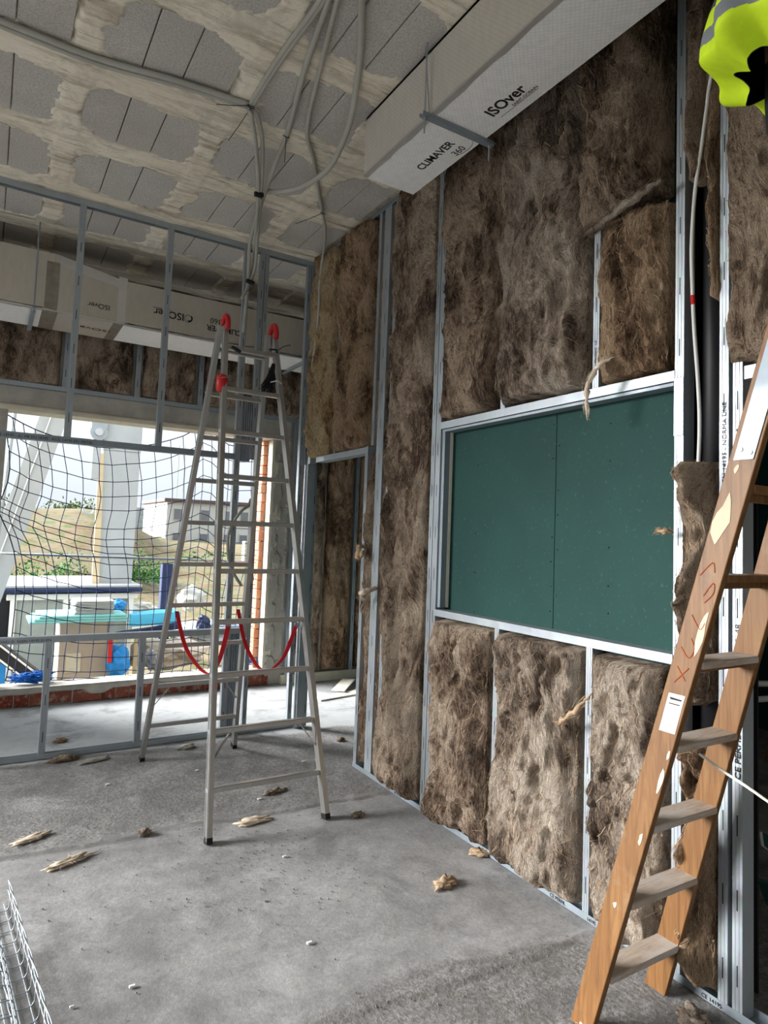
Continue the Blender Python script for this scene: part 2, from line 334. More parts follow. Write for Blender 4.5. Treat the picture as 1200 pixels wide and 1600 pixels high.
# ================================================================ the setting
W = 2.27                                   # face of the insulated stud wall
PY = 5.293                                 # face of the stud partition
FY = 6.86                                  # inner face of the outer wall
rng = random.Random(7)
def floor():
    xs = np.concatenate([np.linspace(-4.5, -0.4, 30, endpoint=False), np.linspace(-0.4, 2.9, 230, endpoint=False), np.linspace(2.9, 7.5, 30)])
    ys = np.concatenate([np.linspace(-4, 0.8, 20, endpoint=False), np.linspace(0.8, 6.0, 350, endpoint=False), np.linspace(6.0, 6.95, 20)])
    X, Y = np.meshgrid(xs, ys, indexing='ij')
    yy = Y+0.07*X+0.10*(fbm(X*1.6, Y*1.6, 3)-0.5)
    band = np.maximum(1-sstep(2.12, 2.24, yy), sstep(3.84, 3.92, yy)*(1-sstep(5.27, 5.33, yy)))
    h = 0.004*(fbm(X*3, Y*3, 5)-0.5)+(0.4+band)*0.0035*(fbm(X*22, Y*22, 9)-0.5)
    for c, wd in ((2.16, 0.03), (3.84, 0.03)):
        h = h+0.006*np.exp(-((yy-c)/wd)**2)-0.006*np.exp(-((yy-c+0.03)/0.012)**2)
    h = h*sstep(0.7, 1.0, Y)*(1-sstep(6.6, 6.8, Y))
    h = np.minimum(h, 0.006)-0.004
    o = MB().grid(np.stack([X, Y, h], -1)).build('floor', M['floor'], smooth=True); o['kind'] = 'structure'
    MB().box((-4.5, -4, -0.25), (7.5, 7.12, -0.012)).build('floor_slab', M['plaster'], None)['kind'] = 'structure'
floor()
# ceiling: concrete ribs and mortar patches around rows of porous blocks
RY = [1.66, 2.405, 3.15, 3.90, 4.64, 5.385, 6.13]; GX = [-1.93, -1.17, -0.41, 0.35, 1.11, 1.87]
def ceiling():
    root = struct('ceiling', (0, 0, 4.0))
    xs = np.linspace(-2.0, 2.42, 300); ys = np.linspace(1.3, 7.1, 400)
    X, Y = np.meshgrid(xs, ys, indexing='ij')
    nx = 0.13*(fbm(X*3.5, Y*5, 21)-0.5)+0.05*(fbm(X*22, Y*22, 22)-0.5); ny = 0.13*(fbm(X*4, Y*3.5, 31)-0.5)+0.05*(fbm(X*22, Y*22, 32)-0.5)
    inside = np.zeros_like(X)
    for y0 in RY:
        for x0 in GX:
            dx = np.minimum(X+nx-(x0-0.005), x0+0.60-(X+nx)); dy = np.minimum(Y+ny-(y0-0.015), y0+0.475-(Y+ny)); R_ = 0.10
            e = R_-np.hypot(np.maximum(R_-dx, 0), np.maximum(R_-dy, 0))
            inside = np.maximum(inside, sstep(-0.004, 0.004, e))
    h = 3.986+0.006*(fbm(X*4, Y*9, 41)-0.5)+0.003*(fbm(X*30, Y*30, 42)-0.5)
    yb = (Y-1.66+0.14) % 0.745                 # edges of the precast joists
    h = h+0.006*np.exp(-((yb-0.02)/0.008)**2)+0.005*np.exp(-((yb-0.115)/0.006)**2)
    for x0 in GX:                                # imprint of the boards that closed the gaps between the blocks
        for xe in (x0-0.155, x0-0.02):
            h = h+0.004*np.exp(-((X+0.3*nx-xe)/0.006)**2)*(np.abs(((Y-1.66-0.23) % 0.745)-0.3725) > 0.12)
        h = h-0.004*sstep(0.15, 0.3, 1-np.abs(X+0.5*nx-(x0-0.09))/0.08)
    h = h+0.004*(fbm(X*60, Y*60, 43)-0.5)+inside*0.035
    g = MB().grid(np.stack([X, Y, h], -1), flip=True).build('mortar_and_joists', M['ceil'], root, smooth=True)
    sl = MB().box((-4.5, -4, 4.03), (7.5, 7.12, 4.25)); sl.box((-4.5, -4, 3.985), (-1.98, 7.1, 4.03)); sl.box((2.42, -4, 3.985), (7.5, 7.1, 4.03)); sl.box((-1.98, -4, 3.985), (2.42, 1.3, 4.03))
    sl.build('slab', M['ceil'], root)
    for y0 in RY:
        for x0 in GX:
            for k in range(3):
                a = x0-0.02+k*0.197; L_ = 0.191 if k < 2 else 0.23
                if a+L_ > 2.42: continue
                dz = rng.uniform(-0.002, 0.002)
                b = MB().cbox((a-(0.02 if k == 0 else 0), y0-0.05, 3.990+dz), (a+L_, y0+0.53, 4.025), 0.003)
                b.build('ceiling_block', M['block'], root)
ceiling()
# outer wall with its big window opening
def back_wall():
    root = struct('wall_back', (0, FY, 0))
    b = MB()
    b.box((-4.5, FY+0.0, 0), (0.10, 7.1, 4.0)); b.box((2.63, FY+0.0, 0), (7.5, 7.1, 4.0)); b.box((0.10, FY+0.0, 2.68), (2.63, 7.1, 4.0))
    b.build('masonry', M['plaster'], root)
    # lintel face, slightly proud
    MB().cbox((-0.3, FY-0.02, 2.665), (2.76, FY, 2.83), 0.004).build('lintel', M['plaster'], root)
    t = MB().box((-0.3, FY-0.045, 2.615), (2.66, 7.06, 2.65)).box((-0.3, FY-0.03, 2.65), (2.66, FY+0.02, 2.664)); t.build('lintel_trim', M['cream'], root)
    t = MB().box((-0.3, FY-0.055, 2.83), (2.80, FY, 2.845)).box((-0.3, FY-0.056, 2.83), (2.80, FY-0.05, 2.87)).build('track', M['steel'], root)
    # sill wall: one course of bricks under a mortar cap
    x = -0.5; i = 0
    while x < 2.62:
        wd = rng.choice([0.115, 0.12, 0.13, 0.235, 0.11]); e = min(x+wd-0.008, 2.63)
        y0 = FY+rng.uniform(-0.012, 0.008)
        MB().cbox((x, y0, 0.002), (e, FY+0.2, 0.112+rng.uniform(-0.004, 0.004)), 0.005).build('brick', M['brick'], root); x += wd
    X, Z = np.meshgrid(np.linspace(-0.5, 2.63, 220), np.linspace(0, 1, 10), indexing='ij')
    cap_lo = 0.112+0.018*(fbm(X*5, Z*0, 4)-0.5)*2
    lump = sum(0.05*np.exp(-((X-c)/0.10)**4) for c in (0.98, 1.95)); cap_lo = cap_lo-lump
    zz = cap_lo+(0.163-cap_lo)*Z; y = FY-0.008-0.008*fbm(X*12, Z*3, 6)-0.008*(1-np.abs(2*Z-1)**4)
    MB().grid(np.stack([X, y, zz], -1), flip=False).grid(np.stack([X, FY-0.02+Z*0.26, 0.163+0.004*fbm(X*9, Z*4, 8)], -1)).build('mortar_cap', M['plaster'], root, smooth=True)
    MB().box((-0.5, FY+0.01, 0.0), (2.63, 7.1, 0.16)).build('sill_core', M['plaster'], root)
    # right reveal: hollow bricks, cream edge strip and torn render
    z = 0.165
    while z < 2.58:
        h = rng.choice([0.10, 0.105, 0.11]); MB().cbox((2.50+rng.uniform(-0.006, 0.006), 6.99, z), (2.64, 7.13, z+h-0.009), 0.004).build('brick', M['brick_o'], root); z += h
    MB().box((2.555, FY-0.01, 0.165), (2.64, 6.99, 2.61)).build('reveal_render', M['cream'], root)
    X, Z = np.meshgrid(np.linspace(2.58, 2.76, 26), np.linspace(0.1, 2.66, 260), indexing='ij')
    ragged = sstep(0.42, 0.55, fbm(X*14, Z*9, 77)+0.35*np.exp(-((X-2.71)/0.03)**2)-0.15)
    y = FY-0.022+0.020*ragged
    MB().grid(np.stack([X, y, Z], -1), flip=False).build('torn_render', M['plaster'], root, smooth=False)
    # lining studs and light track at the foot, right part
    for a, b_ in ((2.79, 2.835), (3.56, 3.60)):
        stud(root, (a, FY-0.06, 0.03), (a, FY-0.06, 2.9 if a < 3 else 3.9), b_-a, (1, 0, 0), 0.05)
    MB().box((2.76, FY-0.07, 0.0), (5.0, FY-0.005, 0.10)).build('floor_batten', M['cream'], root)
    for x in (-0.1, 0.50, 1.12, 1.72, 2.3):
        stud(root, (x, FY-0.055, 2.86), (x, FY-0.055, 3.98), 0.045, (1, 0, 0), 0.05)
    return root
def stud(parent, p, q, wf, xa, depth, name='stud', mat=None, slots=True, ink=None):
    "C profile: face wf wide along xa from p, web going back by depth; xa x up gives the side it faces away from"
    p = Vector(p); q = Vector(q); xa = Vector(xa).normalized(); d = (q-p).normalized(); t = 0.0016
    g = 0.0022
    # face with two shallow grooves, two flanges going back, two small returns
    P_ = [(0, 0), (wf*0.28, 0), (wf*0.31, g), (wf*0.34, 0), (wf*0.66, 0), (wf*0.69, g), (wf*0.72, 0), (wf, 0), (wf, depth), (wf-0.007, depth), (wf-0.007, depth-t), (wf-t, depth-t), (wf-t, t), (t, t), (t, depth-t), (0.007, depth-t), (0.007, depth), (0, depth)]
    b = MB(); b.prof(P_, p, q, xa)
    ya = d.cross(xa).normalized()
    if slots:
        L_ = (q-p).length; n = int(L_/0.25)
        for i in range(n):
            c = p+d*(0.14+i*0.25)+xa*wf*0.5-ya*0.0006
            vs = [c+xa*a*0.0022+d*e*0.035 for a, e in ((-1, -1), (1, -1), (1, 1), (-1, 1))]
            b.add([v for v in vs]+[v+ya*0.001 for v in vs], [(0, 1, 2, 3), (7, 6, 5, 4), (0, 4, 5, 1), (2, 6, 7, 3)], 1)
    return b.build(name, [mat or M['steel'], M['ink']], parent)
def utrack(parent, p, q, across, upv, wd, lip, name='track', mat=None):
    "U track: web wd wide along across, lips rising by lip along upv"
    p = Vector(p); q = Vector(q); a = Vector(across).normalized(); u = Vector(upv).normalized(); t = 0.0016; b = MB()
    prof_ = [(0, 0), (wd, 0), (wd, lip), (wd-t, lip), (wd-t, t), (t, t), (t, lip), (0, lip)]
    vs = [p+a*x+u*y for x, y in prof_]+[q+a*x+u*y for x, y in prof_]; n = 8
    b.add(vs, [(i, (i+1) % n, (i+1) % n+n, i+n) for i in range(n)]+[tuple(range(n))[::-1], tuple(range(n, 2*n))])
    return b.build(name, mat or M['steel'], parent)
BW = back_wall()
# remaining walls of the shell (unseen, large unglazed openings shaped to steer the daylight)
def shell():
    root = struct('wall_left', (-4.5, 0, 0)); b = MB()
    b.box((-4.7, -4, 0), (-4.5, 7.1, 0.3)); b.box((-4.7, -4, 3.9), (-4.5, 7.1, 4.0))
    b.box((-4.7, -4, 0.3), (-4.5, 1.4, 3.9))
    for y in (3.6, 6.9): b.box((-4.7, y, 0.3), (-4.5, y+0.2, 3.9))
    b.build('masonry', M['plaster'], root)
    root = struct('wall_front', (0, -4, 0)); b = MB()
    b.box((-4.5, -4.2, 0), (-4.0, -4, 4.0)); b.box((0.6, -4.2, 0), (7.5, -4, 4.0)); b.box((-4.0, -4.2, 3.4), (0.6, -4, 4.0))
    b.build('masonry', M['plaster'], root)
    root = struct('wall_far_right', (7.5, 0, 0)); MB().box((7.5, -4, 0), (7.7, 7.1, 4.0)).build('masonry', M['plaster'], root)
    root = struct('light_block_wall', (2.4, 4.3, 0)); MB().box((2.44, 4.14, 0), (7.5, 4.24, 4.0)).build('boarding', M['green'], root)  # unseen wall, added to keep window light out of the dark room
shell()
# ---- insulated stud wall on the right
WR = struct('wall_right', (W, 3.2, 0))
def wstud(y0, y1, z0, z1, mat=None, dx=0.0): return stud(WR, (W+dx, y1, z0), (W+dx, y1, z1), y1-y0, (0, -1, 0), 0.068, mat=mat)
for y0, y1, z0, z1 in ((4.175, 4.215, 0.003, 2.25), (4.10, 4.135, 2.25, 3.97), (3.965, 4.055, 0.003, 3.97), (3.86, 3.90, 0.003, 3.97), (3.325, 3.365, 0.003, 3.97), (3.27, 3.318, 0.003, 3.97),
                       (2.685, 2.72, 0.003, 1.15), (2.685, 2.72, 2.30, 3.97), (2.055, 2.09, 0.003, 1.15), (2.045, 2.08, 2.30, 3.97), (1.61, 1.65, 0.003, 3.97),
                       (1.422, 1.458, 0.003, 3.97), (1.368, 1.405, 0.003, 3.97), (0.42, 0.46, 0.003, 3.97), (5.03, 5.07, 2.2, 3.97)):
    wstud(y0, y1, z0, z1, mat=M['steel_mid'] if y0 < 1.5 else None)
wstud(4.74, 4.765, 2.25, 3.97, mat=M['steel_dark'], dx=0.01)
utrack(WR, (W-0.002, 1.30, 0.0), (W-0.002, 4.22, 0.0), (1, 0, 0), (0, 0, 1), 0.074, 0.030, mat=M['steel_dark'])
utrack(WR, (W-0.002, 0.40, 3.985), (W-0.002, 5.29, 3.985), (1, 0, 0), (0, 0, -1), 0.074, 0.032, mat=M['steel_dark'])
utrack(WR, (W-0.003, 1.65, 2.262), (W-0.003, 3.27, 2.262), (1, 0, 0), (0, 0, 1), 0.076, 0.042, name='window_header')
utrack(WR, (W-0.003, 1.65, 1.188), (W-0.003, 3.28, 1.188), (1, 0, 0), (0, 0, -1), 0.076, 0.038, name='window_sill')
utrack(WR, (W-0.003, 4.17, 2.20), (W-0.003, 5.03, 2.20), (1, 0, 0), (0, 0, 1), 0.076, 0.045, name='door_header')
utrack(WR, (W-0.003, 0.42, 2.215), (W-0.003, 1.36, 2.215), (1, 0, 0), (0, 0, 1), 0.076, 0.048, name='door_header')
MB().box((W+0.005, 1.66, 2.245), (W+0.075, 3.26, 2.258)).build('header_lining', M['steel_dark'], WR)
# bracket piece on the right stud and reveal profile on the left of the window
MB().cbox((W-0.004, 1.608, 2.04), (W+0.004, 1.652, 2.27), 0.001).build('stud_joint', M['steel'], WR)
MB().box((W+0.012, 3.24, 1.20), (W+0.05, 3.268, 2.25)).build('reveal_profile', M['steel_dark'], WR)
MB().box((W+0.052, 3.235, 1.20), (W+0.070, 3.25, 2.25)).build('board_edge', M['gypsum'], WR)
# green boards on the far face of the studs
def board(y0, y1, z0, z1, label, seed, screws=True):
    t = thing('plasterboard_sheet', label, 'plasterboard', (W+0.076, (y0+y1)/2, z0), 'green boards behind the stud wall')
    MB().cbox((W+0.0755, y0+0.0015, z0), (W+0.0885, y1-0.0015, z1), 0.0012).build('board', M['green'], t)
    if screws:
        b = MB(); r = random.Random(seed)
        for yy in (y0+0.02, (y0+y1)/2+0.02, y1-0.02):
            z = z0+0.1
            while z < z1:
                b.tube([(W+0.0752, yy+r.uniform(-.006, .006), z), (W+0.0762, yy, z)], 0.0042, 6); z += r.choice([0.12, 0.17, 0.22])
        b.build('screw_heads', M['ink'], t, kind='stuff')
    return t
board(2.375, 3.575, 0.01, 2.62, 'green plasterboard sheet in the left half of the window opening', 1)
board(1.655, 2.375, 0.01, 2.62, 'green plasterboard sheet in the right half of the window opening', 2)
board(2.375, 3.575, 2.62, 3.98, 'green plasterboard strip above the left window sheet, behind wool batts', 3, False)
board(1.655, 2.375, 2.62, 3.98, 'green plasterboard strip above the right window sheet, behind wool batts', 4, False)
j = thing('plasterboard_sheet', 'plasterboard jamb strip with a white cut edge beside the right doorway', 'plasterboard', (W+0.08, 1.39, 0))
MB().box((W+0.0755, 1.405, 0.01), (W+0.0885, 1.455, 3.9)).build('board', M['green'], j)
MB().box((W+0.0745, 1.396, 0.01), (W+0.0895, 1.405, 3.9)).build('cut_edge', M['gypsum'], j)
# lettering printed on the profiles
def vprint(txt, y, z, size, mat=M['ink'], x=W-0.0012, sx_=1.0, bold=0.0): return text(txt, 'printed_lettering', size, (x, y, z), (0, 0, 1), (0, 1, 0), mat, WR, 0.0004, bold, sx_=sx_)
vprint('EN 14195 A1  CAL 48', 1.374, 1.02, 0.030, sx_=1.15)
vprint('CE PERFIL', 1.374, 0.80, 0.030, bold=0.02, sx_=1.2)
vprint('NTE  48/35  EN 14195', 1.374, 1.75, 0.024, sx_=1.3)
vprint('PERFIL METALICO EN 14195 - NORMA UNE', 1.43, 1.62, 0.022, sx_=1.25)
vprint('EN 14195  CE', 2.058, 2.42, 0.016, sx_=1.1); vprint('EN 14195 A1', 1.618, 0.35, 0.020)
def fprint(txt, y, size): return text(txt, 'printed_lettering', size, (W-0.0032, y, 0.006), (0, -1, 0), (0, 0, 1), M['ink'], WR, 0.0004)
fprint('CE PERFIL', 2.28, 0.022); fprint('14195 A1 EN 14195', 2.06, 0.020); fprint('CE PERFIL EN', 1.80, 0.022); fprint('48/35 CE', 3.2, 0.02); fprint('EN 14195', 3.65, 0.02); fprint('CE 14195', 1.52, 0.02)
# ---- stud partition across the back
PT = thing('stud_partition', 'open galvanised stud partition frame crossing in front of the big window', 'wall frame', (1.0, PY, 0))
def pstud(x0, x1, z0, z1, mat=None, y=PY): return stud(PT, (x0, y, z0), (x0, y, z1), x1-x0, (1, 0, 0), 0.046, mat=mat)
# faces toward -Y need d x xa = z x x = +y : back direction, good
for x0, x1, z0, z1 in ((-0.20, -0.155, 2.24, 3.97), (0.425, 0.468, 2.235, 3.97), (1.045, 1.088, 2.235, 3.97), (0.405, 0.448, 0.01, 0.80), (1.022, 1.065, 0.01, 0.80), (-0.21, -0.165, 0.01, 0.8),
                       (1.655, 1.70, 0.01, 3.97), (1.83, 1.865, 0.01, 3.97), (1.79, 1.825, 2.2, 3.97), (2.285, 2.325, 0.01, 2.2), (2.215, 2.25, 0.01, 3.97)):
    pstud(x0, x1, z0, z1)
utrack(PT, (-2.5, PY-0.002, 3.985), (2.27, PY-0.002, 3.985), (0, 1, 0), (0, 0, -1), 0.05, 0.045)
utrack(PT, (-2.5, PY-0.002, 0.0), (2.27, PY-0.002, 0.0), (0, 1, 0), (0, 0, 1), 0.05, 0.034)
utrack(PT, (-2.5, PY-0.004, 2.19), (1.66, PY-0.004, 2.19), (0, 1, 0), (0, 0, 1), 0.054, 0.045, name='middle_rail', mat=M['steel_dark'])
utrack(PT, (-2.5, PY-0.004, 0.835), (1.84, PY-0.004, 0.835), (0, 1, 0), (0, 0, -1), 0.054, 0.045, name='lower_rail')
pstud(2.335, 2.365, 0.01, 2.2, y=PY-0.05); pstud(2.255, 2.28, 2.2, 3.97, y=PY-0.02)
stud(PT, (2.27, 5.29, 0.01), (2.27, 5.29, 2.2), 0.06, (0, -1, 0), 0.07, name='door_post')
stud(PT, (2.268, 5.235, 2.2), (2.268, 5.235, 3.97), 0.045, (0, -1, 0), 0.06, name='door_post')
# bundles of cut profiles wired between the twin studs
for k in range(5):
    MB().cbox((1.702+k*0.0175, PY+0.004, 2.18), (1.702+k*0.0175+0.010, PY+0.05, 2.66), 0.001).build('packed_profile', M['steel_dark'], PT)
    MB().cbox((1.702+k*0.0175, PY+0.004, 0.01), (1.702+k*0.0175+0.010, PY+0.05, 0.80), 0.001).build('packed_profile', M['steel_dark'], PT)
text('EN 14195  CAP DX51 D  N/EN 14195 01/EN', 'printed_lettering', 0.026, (-0.05, PY-0.0055, 0.800), (1, 0, 0), (0, 0, 1), M['ink'], PT, 0.0004)
text('NTE 14195 - A1 ME EN 14195   A1-S  14195 EN  METAL', 'printed_lettering', 0.026, (0.0, PY-0.0055, 2.200), (1, 0, 0), (0, 0, 1), M['ink'], PT, 0.0004)
# ---- far room seen through the right doorway
fr = struct('wall_far', (6.0, 2, 0)); MB().box((6.0, -0.5, 0), (6.1, 4.13, 4.0)).build('boarding', M['green'], fr)

MB().box((W+0.09, 1.42, 0.01), (W+0.10, 1.50, 3.98)).box((W+0.18, 1.42, 0.01), (W+0.19, 1.655, 3.98)).box((W+0.08, 1.640, 0.01), (W+0.18, 1.655, 3.98)).build('bay_shade_panel', M['void'], WR)  # black sheets added behind the bay, standing in for its darkness
# ================================================================ mineral wool
def height(U, V, L1, L2, seed, bulge, rough=1.0, fold=1.0):
    "U,V in metres across and up a batt of size L1 x L2"
    eu = np.minimum(U, L1-U); ev = np.minimum(V, L2-V)
    pil = sstep(-0.01, 0.06, eu)*0.75+0.25*sstep(0, 0.2, eu); pil = pil*(0.55+0.45*sstep(-0.02, 0.07, ev))
    wx = U+0.06*(fbm(U*5, V*4, seed+50)-0.5); wy = V+0.14*(fbm(U*6, V*3, seed+60)-0.5)
    n1 = fbm(wx*5, wy*2.4, seed, 4)-0.5
    n2 = 1-np.abs(2*fbm(wx*11, wy*3.2, seed+7, 4)-1)*2.2
    n2 = np.maximum(n2, -0.25)
    n3 = fbm(wx*38, wy*13, seed+13, 3)-0.5
    n5 = np.clip(0.40-fbm(wx*14+3*fbm(wx*4, wy*3, seed+29, 2), wy*5, seed+23, 4), 0, 1)
    n4 = 1-np.abs(2*fbm(wx*20, wy*7, seed+19, 3)-1)*2.0
    n4 = np.maximum(n4, -0.3)
    n6 = sstep(0.80, 1.0, 1-np.abs(2*fbm(wx*7+2.2*fbm(wx*5, wy*4, seed+41, 2), wy*2.0, seed+43, 3)-1)*1.4)
    return pil*(bulge+rough*(0.11*n1+0.030*fold*n2+0.026*n3+0.030*n4-0.03*n5-0.018*n6))
def batt(y0, y1, z0, z1, label, seed, mat='wool', bulge=0.03, rough=1.0, fold=1.0, res=0.0085, skew=0.0, ragged=0.012, wisps=260, x0=W+0.03, lowcut=None, kind_group='mineral wool batts in the stud wall', cat='insulation', axis='x', hole=None, part=None, fib='fibre'):
    if y1-y0 > 0.25: y0 += 0.007; y1 -= 0.007
    L1 = y1-y0; L2 = z1-z0; nu = max(8, int(L1/res)); nv = max(12, int(L2/res))
    U, V = np.meshgrid(np.linspace(0, L1, nu), np.linspace(0, L2, nv), indexing='ij')
    H = height(U, V, L1, L2, seed, bulge, rough, fold)
    e0 = ragged*(fbm(V*7, V*0+1.5, seed+3)-0.5)*2; e1 = ragged*(fbm(V*7, V*0+7.5, seed+4)-0.5)*2
    t = U/L1; Yc = y0+U+e0*(1-t)+e1*t+skew*(V/L2)
    zr0 = ragged*1.3*(fbm(U*12, U*0+3.3, seed+5)-0.5)*2; s_ = V/L2
    Zc = z0+V+zr0*(1-s_)
    if lowcut: Zc = Zc+(lowcut*(1-t))*(1-s_)
    Xf = -0.03-H
    # wrap the border back
    Xf = np.where((U == 0) | (U >= L1-1e-9) | (V == 0) | (V >= L2-1e-9), 0.035, Xf)
    if axis == 'x': P = np.stack([x0+Xf, Yc, Zc], -1); n = Vector((-1, 0, 0))
    else: P = np.stack([Yc, x0+Xf, Zc], -1); n = Vector((0, -1, 0))
    b = MB(); b.grid(P, flip=(axis == 'x'))
    # back sheet closes it
    i0 = len(b.v); c = [P[0, 0], P[-1, 0], P[-1, -1], P[0, -1]]; b.v += [tuple(q) for q in c]; b.f.append((i0, i0+1, i0+2, i0+3) if axis == 'x' else (i0+3, i0+2, i0+1, i0)); b.m.append(0)
    if part is not None: root = part; o = b.build('wool_batt', M[mat], part, smooth=True)
    else:
        if axis == 'x': root = thing('wool_batt', label, cat, (x0, y0+L1/2, z0), kind_group)
        else: root = thing('wool_batt', label, cat, (y0+L1/2, x0, z0), kind_group)
        o = b.build('wool_fleece', M[mat], root, smooth=True)
    # loose fibres lying on the face
    if wisps:
        r = random.Random(seed*13+1); q = MB()
        for i in range(int(wisps*2.6)):
            iu = r.randrange(2, nu-2) if r.random() > 0.3 else r.choice([1, 2, nu-3, nu-2]); iv = r.randrange(3, nv-3)
            p = Vector(P[iu, iv].tolist()); ang = r.gauss(PI/2, 0.55); L_ = r.uniform(0.02, 0.08); cur = r.gauss(0, 12); wd = r.uniform(0.0004, 0.0012)
            tan_ = Vector((0, 1, 0)) if axis == 'x' else Vector((1, 0, 0)); upz = Vector((0, 0, 1)); vs = []; a = ang; ns = 6
            lift = r.uniform(0.000, 0.007); fu, fv = float(iu), float(iv)
            for k in range(ns):
                ui = min(nu-2, max(1, int(fu))); vi = min(nv-2, max(1, int(fv)))
                c0 = Vector(P[ui, vi].tolist())+tan_*(fu-int(fu))*(L1/nu)+upz*(fv-int(fv))*(L2/nv)
                dn = tan_*(-math.sin(a))+upz*math.cos(a); kk = math.sin(PI*(k+0.3)/(ns-0.2)); ww = wd*kk
                c0 = c0+n*(0.0015+lift*kk)
                vs += [c0+dn*ww, c0-dn*ww, c0+n*ww*1.2]
                st = L_/(ns-1); fu += math.cos(a)*st/(L1/nu); fv += math.sin(a)*st/(L2/nv); a += cur*st
            fs = []
            for k in range(ns-1):
                for e in range(3): fs.append((k*3+e, k*3+(e+1) % 3, (k+1)*3+(e+1) % 3, (k+1)*3+e))
            q.add(vs, fs, 0 if r.random() < 0.6 else 1)
        if part is not None: q.build('loose_fibres', [M[fib], M['fibre_light']], o, kind='stuff')
        else: q.build('loose_fibres', [M[fib], M['fibre_light']], root, kind='stuff')
    return root
batt(4.805, 5.20, 2.245, 3.97, 'golden-tinted wool batt high over the back doorway, next to the partition corner', 1, 'wool_gold', 0.045, 1.0, 1.1)
batt(4.23, 4.70, 2.245, 3.97, 'brown wool batt over the back doorway, second from the partition corner', 2, 'wool_rust', 0.042, 1.0, 1.1)
batt(3.37, 3.845, 0.045, 3.96, 'full-height wool batt, the one column running unbroken from floor to ceiling', 3, 'wool', 0.055, 1.1, 1.0, wisps=520)
batt(2.73, 3.255, 2.315, 3.96, 'wool batt directly above the left third of the green window opening', 4, 'wool_b', 0.04, 1.0, 1.2)
batt(2.095, 2.70, 2.315, 3.97, 'broad pale wool batt above the middle of the green window opening', 5, 'wool_c', 0.072, 1.1, 1.3, ragged=0.014, wisps=420)
batt(1.665, 2.035, 2.315, 3.02, 'short wool batt over the right end of the window, under the sagging one', 6, 'wool_rust', 0.03, 1.2, 1.4, wisps=200)
batt(1.70, 2.13, 3.015, 3.97, 'torn dark wool batt below the hanging duct, its lower edge sagging forward', 7, 'wool_b', 0.10, 1.4, 1.6, lowcut=0.04, ragged=0.02, wisps=260)
batt(2.73, 3.25, 0.045, 1.135, 'wool batt under the window sill, left of the three', 8, 'wool', 0.055, 1.15, 1.3, wisps=300)
batt(2.10, 2.68, 0.045, 1.135, 'wool batt under the window sill, middle of the three', 9, 'wool_c', 0.058, 1.1, 1.5, wisps=360)
batt(1.665, 2.045, 0.045, 1.13, 'wool batt under the window sill, right one behind the wooden ladder', 10, 'wool_c', 0.055, 1.2, 1.5, wisps=260)
batt(1.468, 1.60, 1.03, 1.93, 'crumpled wool stuffed high in the narrow bay beside the dark pipe', 11, 'wool_b', 0.06, 1.6, 2.2, ragged=0.03, wisps=160)
batt(1.462, 1.59, 0.05, 0.90, 'folded wool stuffed at the foot of the narrow bay behind the wooden ladder', 12, 'wool_rust', 0.05, 1.7, 2.4, ragged=0.02, wisps=160)
batt(0.55, 1.425, 2.27, 3.96, 'dark wool batt over the right doorway, beside the worker', 13, 'wool_b', 0.085, 1.1, 1.3, wisps=260, ragged=0.016)
batt(1.53, 1.60, 3.05, 3.96, 'thin dark wool strip high in the cable bay, right of the slotted stud', 14, 'wool_b', 0.02, 1.2, 1.8, ragged=0.02, wisps=60, res=0.007)
batt(1.455, 1.50, 2.55, 3.60, 'thin torn wool strip in the cable bay beside the right doorway batt', 15, 'wool_rust', 0.03, 1.6, 2.2, ragged=0.025, wisps=70, res=0.007)
batt(4.068, 4.165, 0.045, 2.2, 'narrow wool strip nearest the back doorway jamb, between two studs', 16, 'wool_b', -0.004, rough=1.0, fold=2.0, x0=W+0.052, ragged=0.018, wisps=110)
batt(3.905, 3.960, 0.045, 3.95, 'narrow wool strip between the two full-height studs beside the unbroken column', 17, 'wool_b', -0.004, rough=1.0, fold=2.0, x0=W+0.052, ragged=0.012, wisps=110)
batt(4.06, 4.10, 2.25, 3.95, 'narrow wool strip above the doorway jamb, beside the slotted studs', 18, 'wool_rust', -0.004, rough=1.0, fold=2.0, x0=W+0.052, ragged=0.012, wisps=60)
for k, (a, b_) in enumerate(((-0.7, -0.13), (-0.05, 0.49), (0.56, 1.11), (1.175, 1.71), (1.775, 2.29), (2.355, 3.0))):
    batt(a, b_, 2.86, 3.97, ('dark wool batt on the outer wall above the window, far left', 'dark wool batt above the window, first whole one from the left', 'dark wool batt above the window, second from the left', 'dark wool batt above the window behind the left ladder rail', 'dark wool batt above the window behind the ladder top', 'dark wool batt on the outer wall above and right of the window')[k],
         30+k, 'wool_b', 0.02, 0.8, 1.0, res=0.02, wisps=60, x0=FY-0.02, axis='y', kind_group='wool batts on the outer wall')
batt(2.85, 3.20, 0.11, 2.86, 'tall wool batt right of the window, left part seen past the partition post', 40, 'wool_b', 0.02, 0.8, 1.0, res=0.018, wisps=80, x0=FY-0.02, axis='y', kind_group='wool batts on the outer wall')
batt(3.21, 3.55, 0.11, 3.9, 'tall golden-brown wool batt seen through the back doorway, left of the far stud', 41, 'wool_rust', 0.025, 0.8, 1.0, res=0.018, wisps=100, x0=FY-0.02, axis='y', kind_group='wool batts on the outer wall')
batt(3.61, 4.2, 0.11, 3.9, 'tall wool batt seen through the back doorway, right of the far stud', 42, 'wool_rust', 0.02, 0.8, 1.0, res=0.02, wisps=60, x0=FY-0.02, axis='y', kind_group='wool batts on the outer wall')
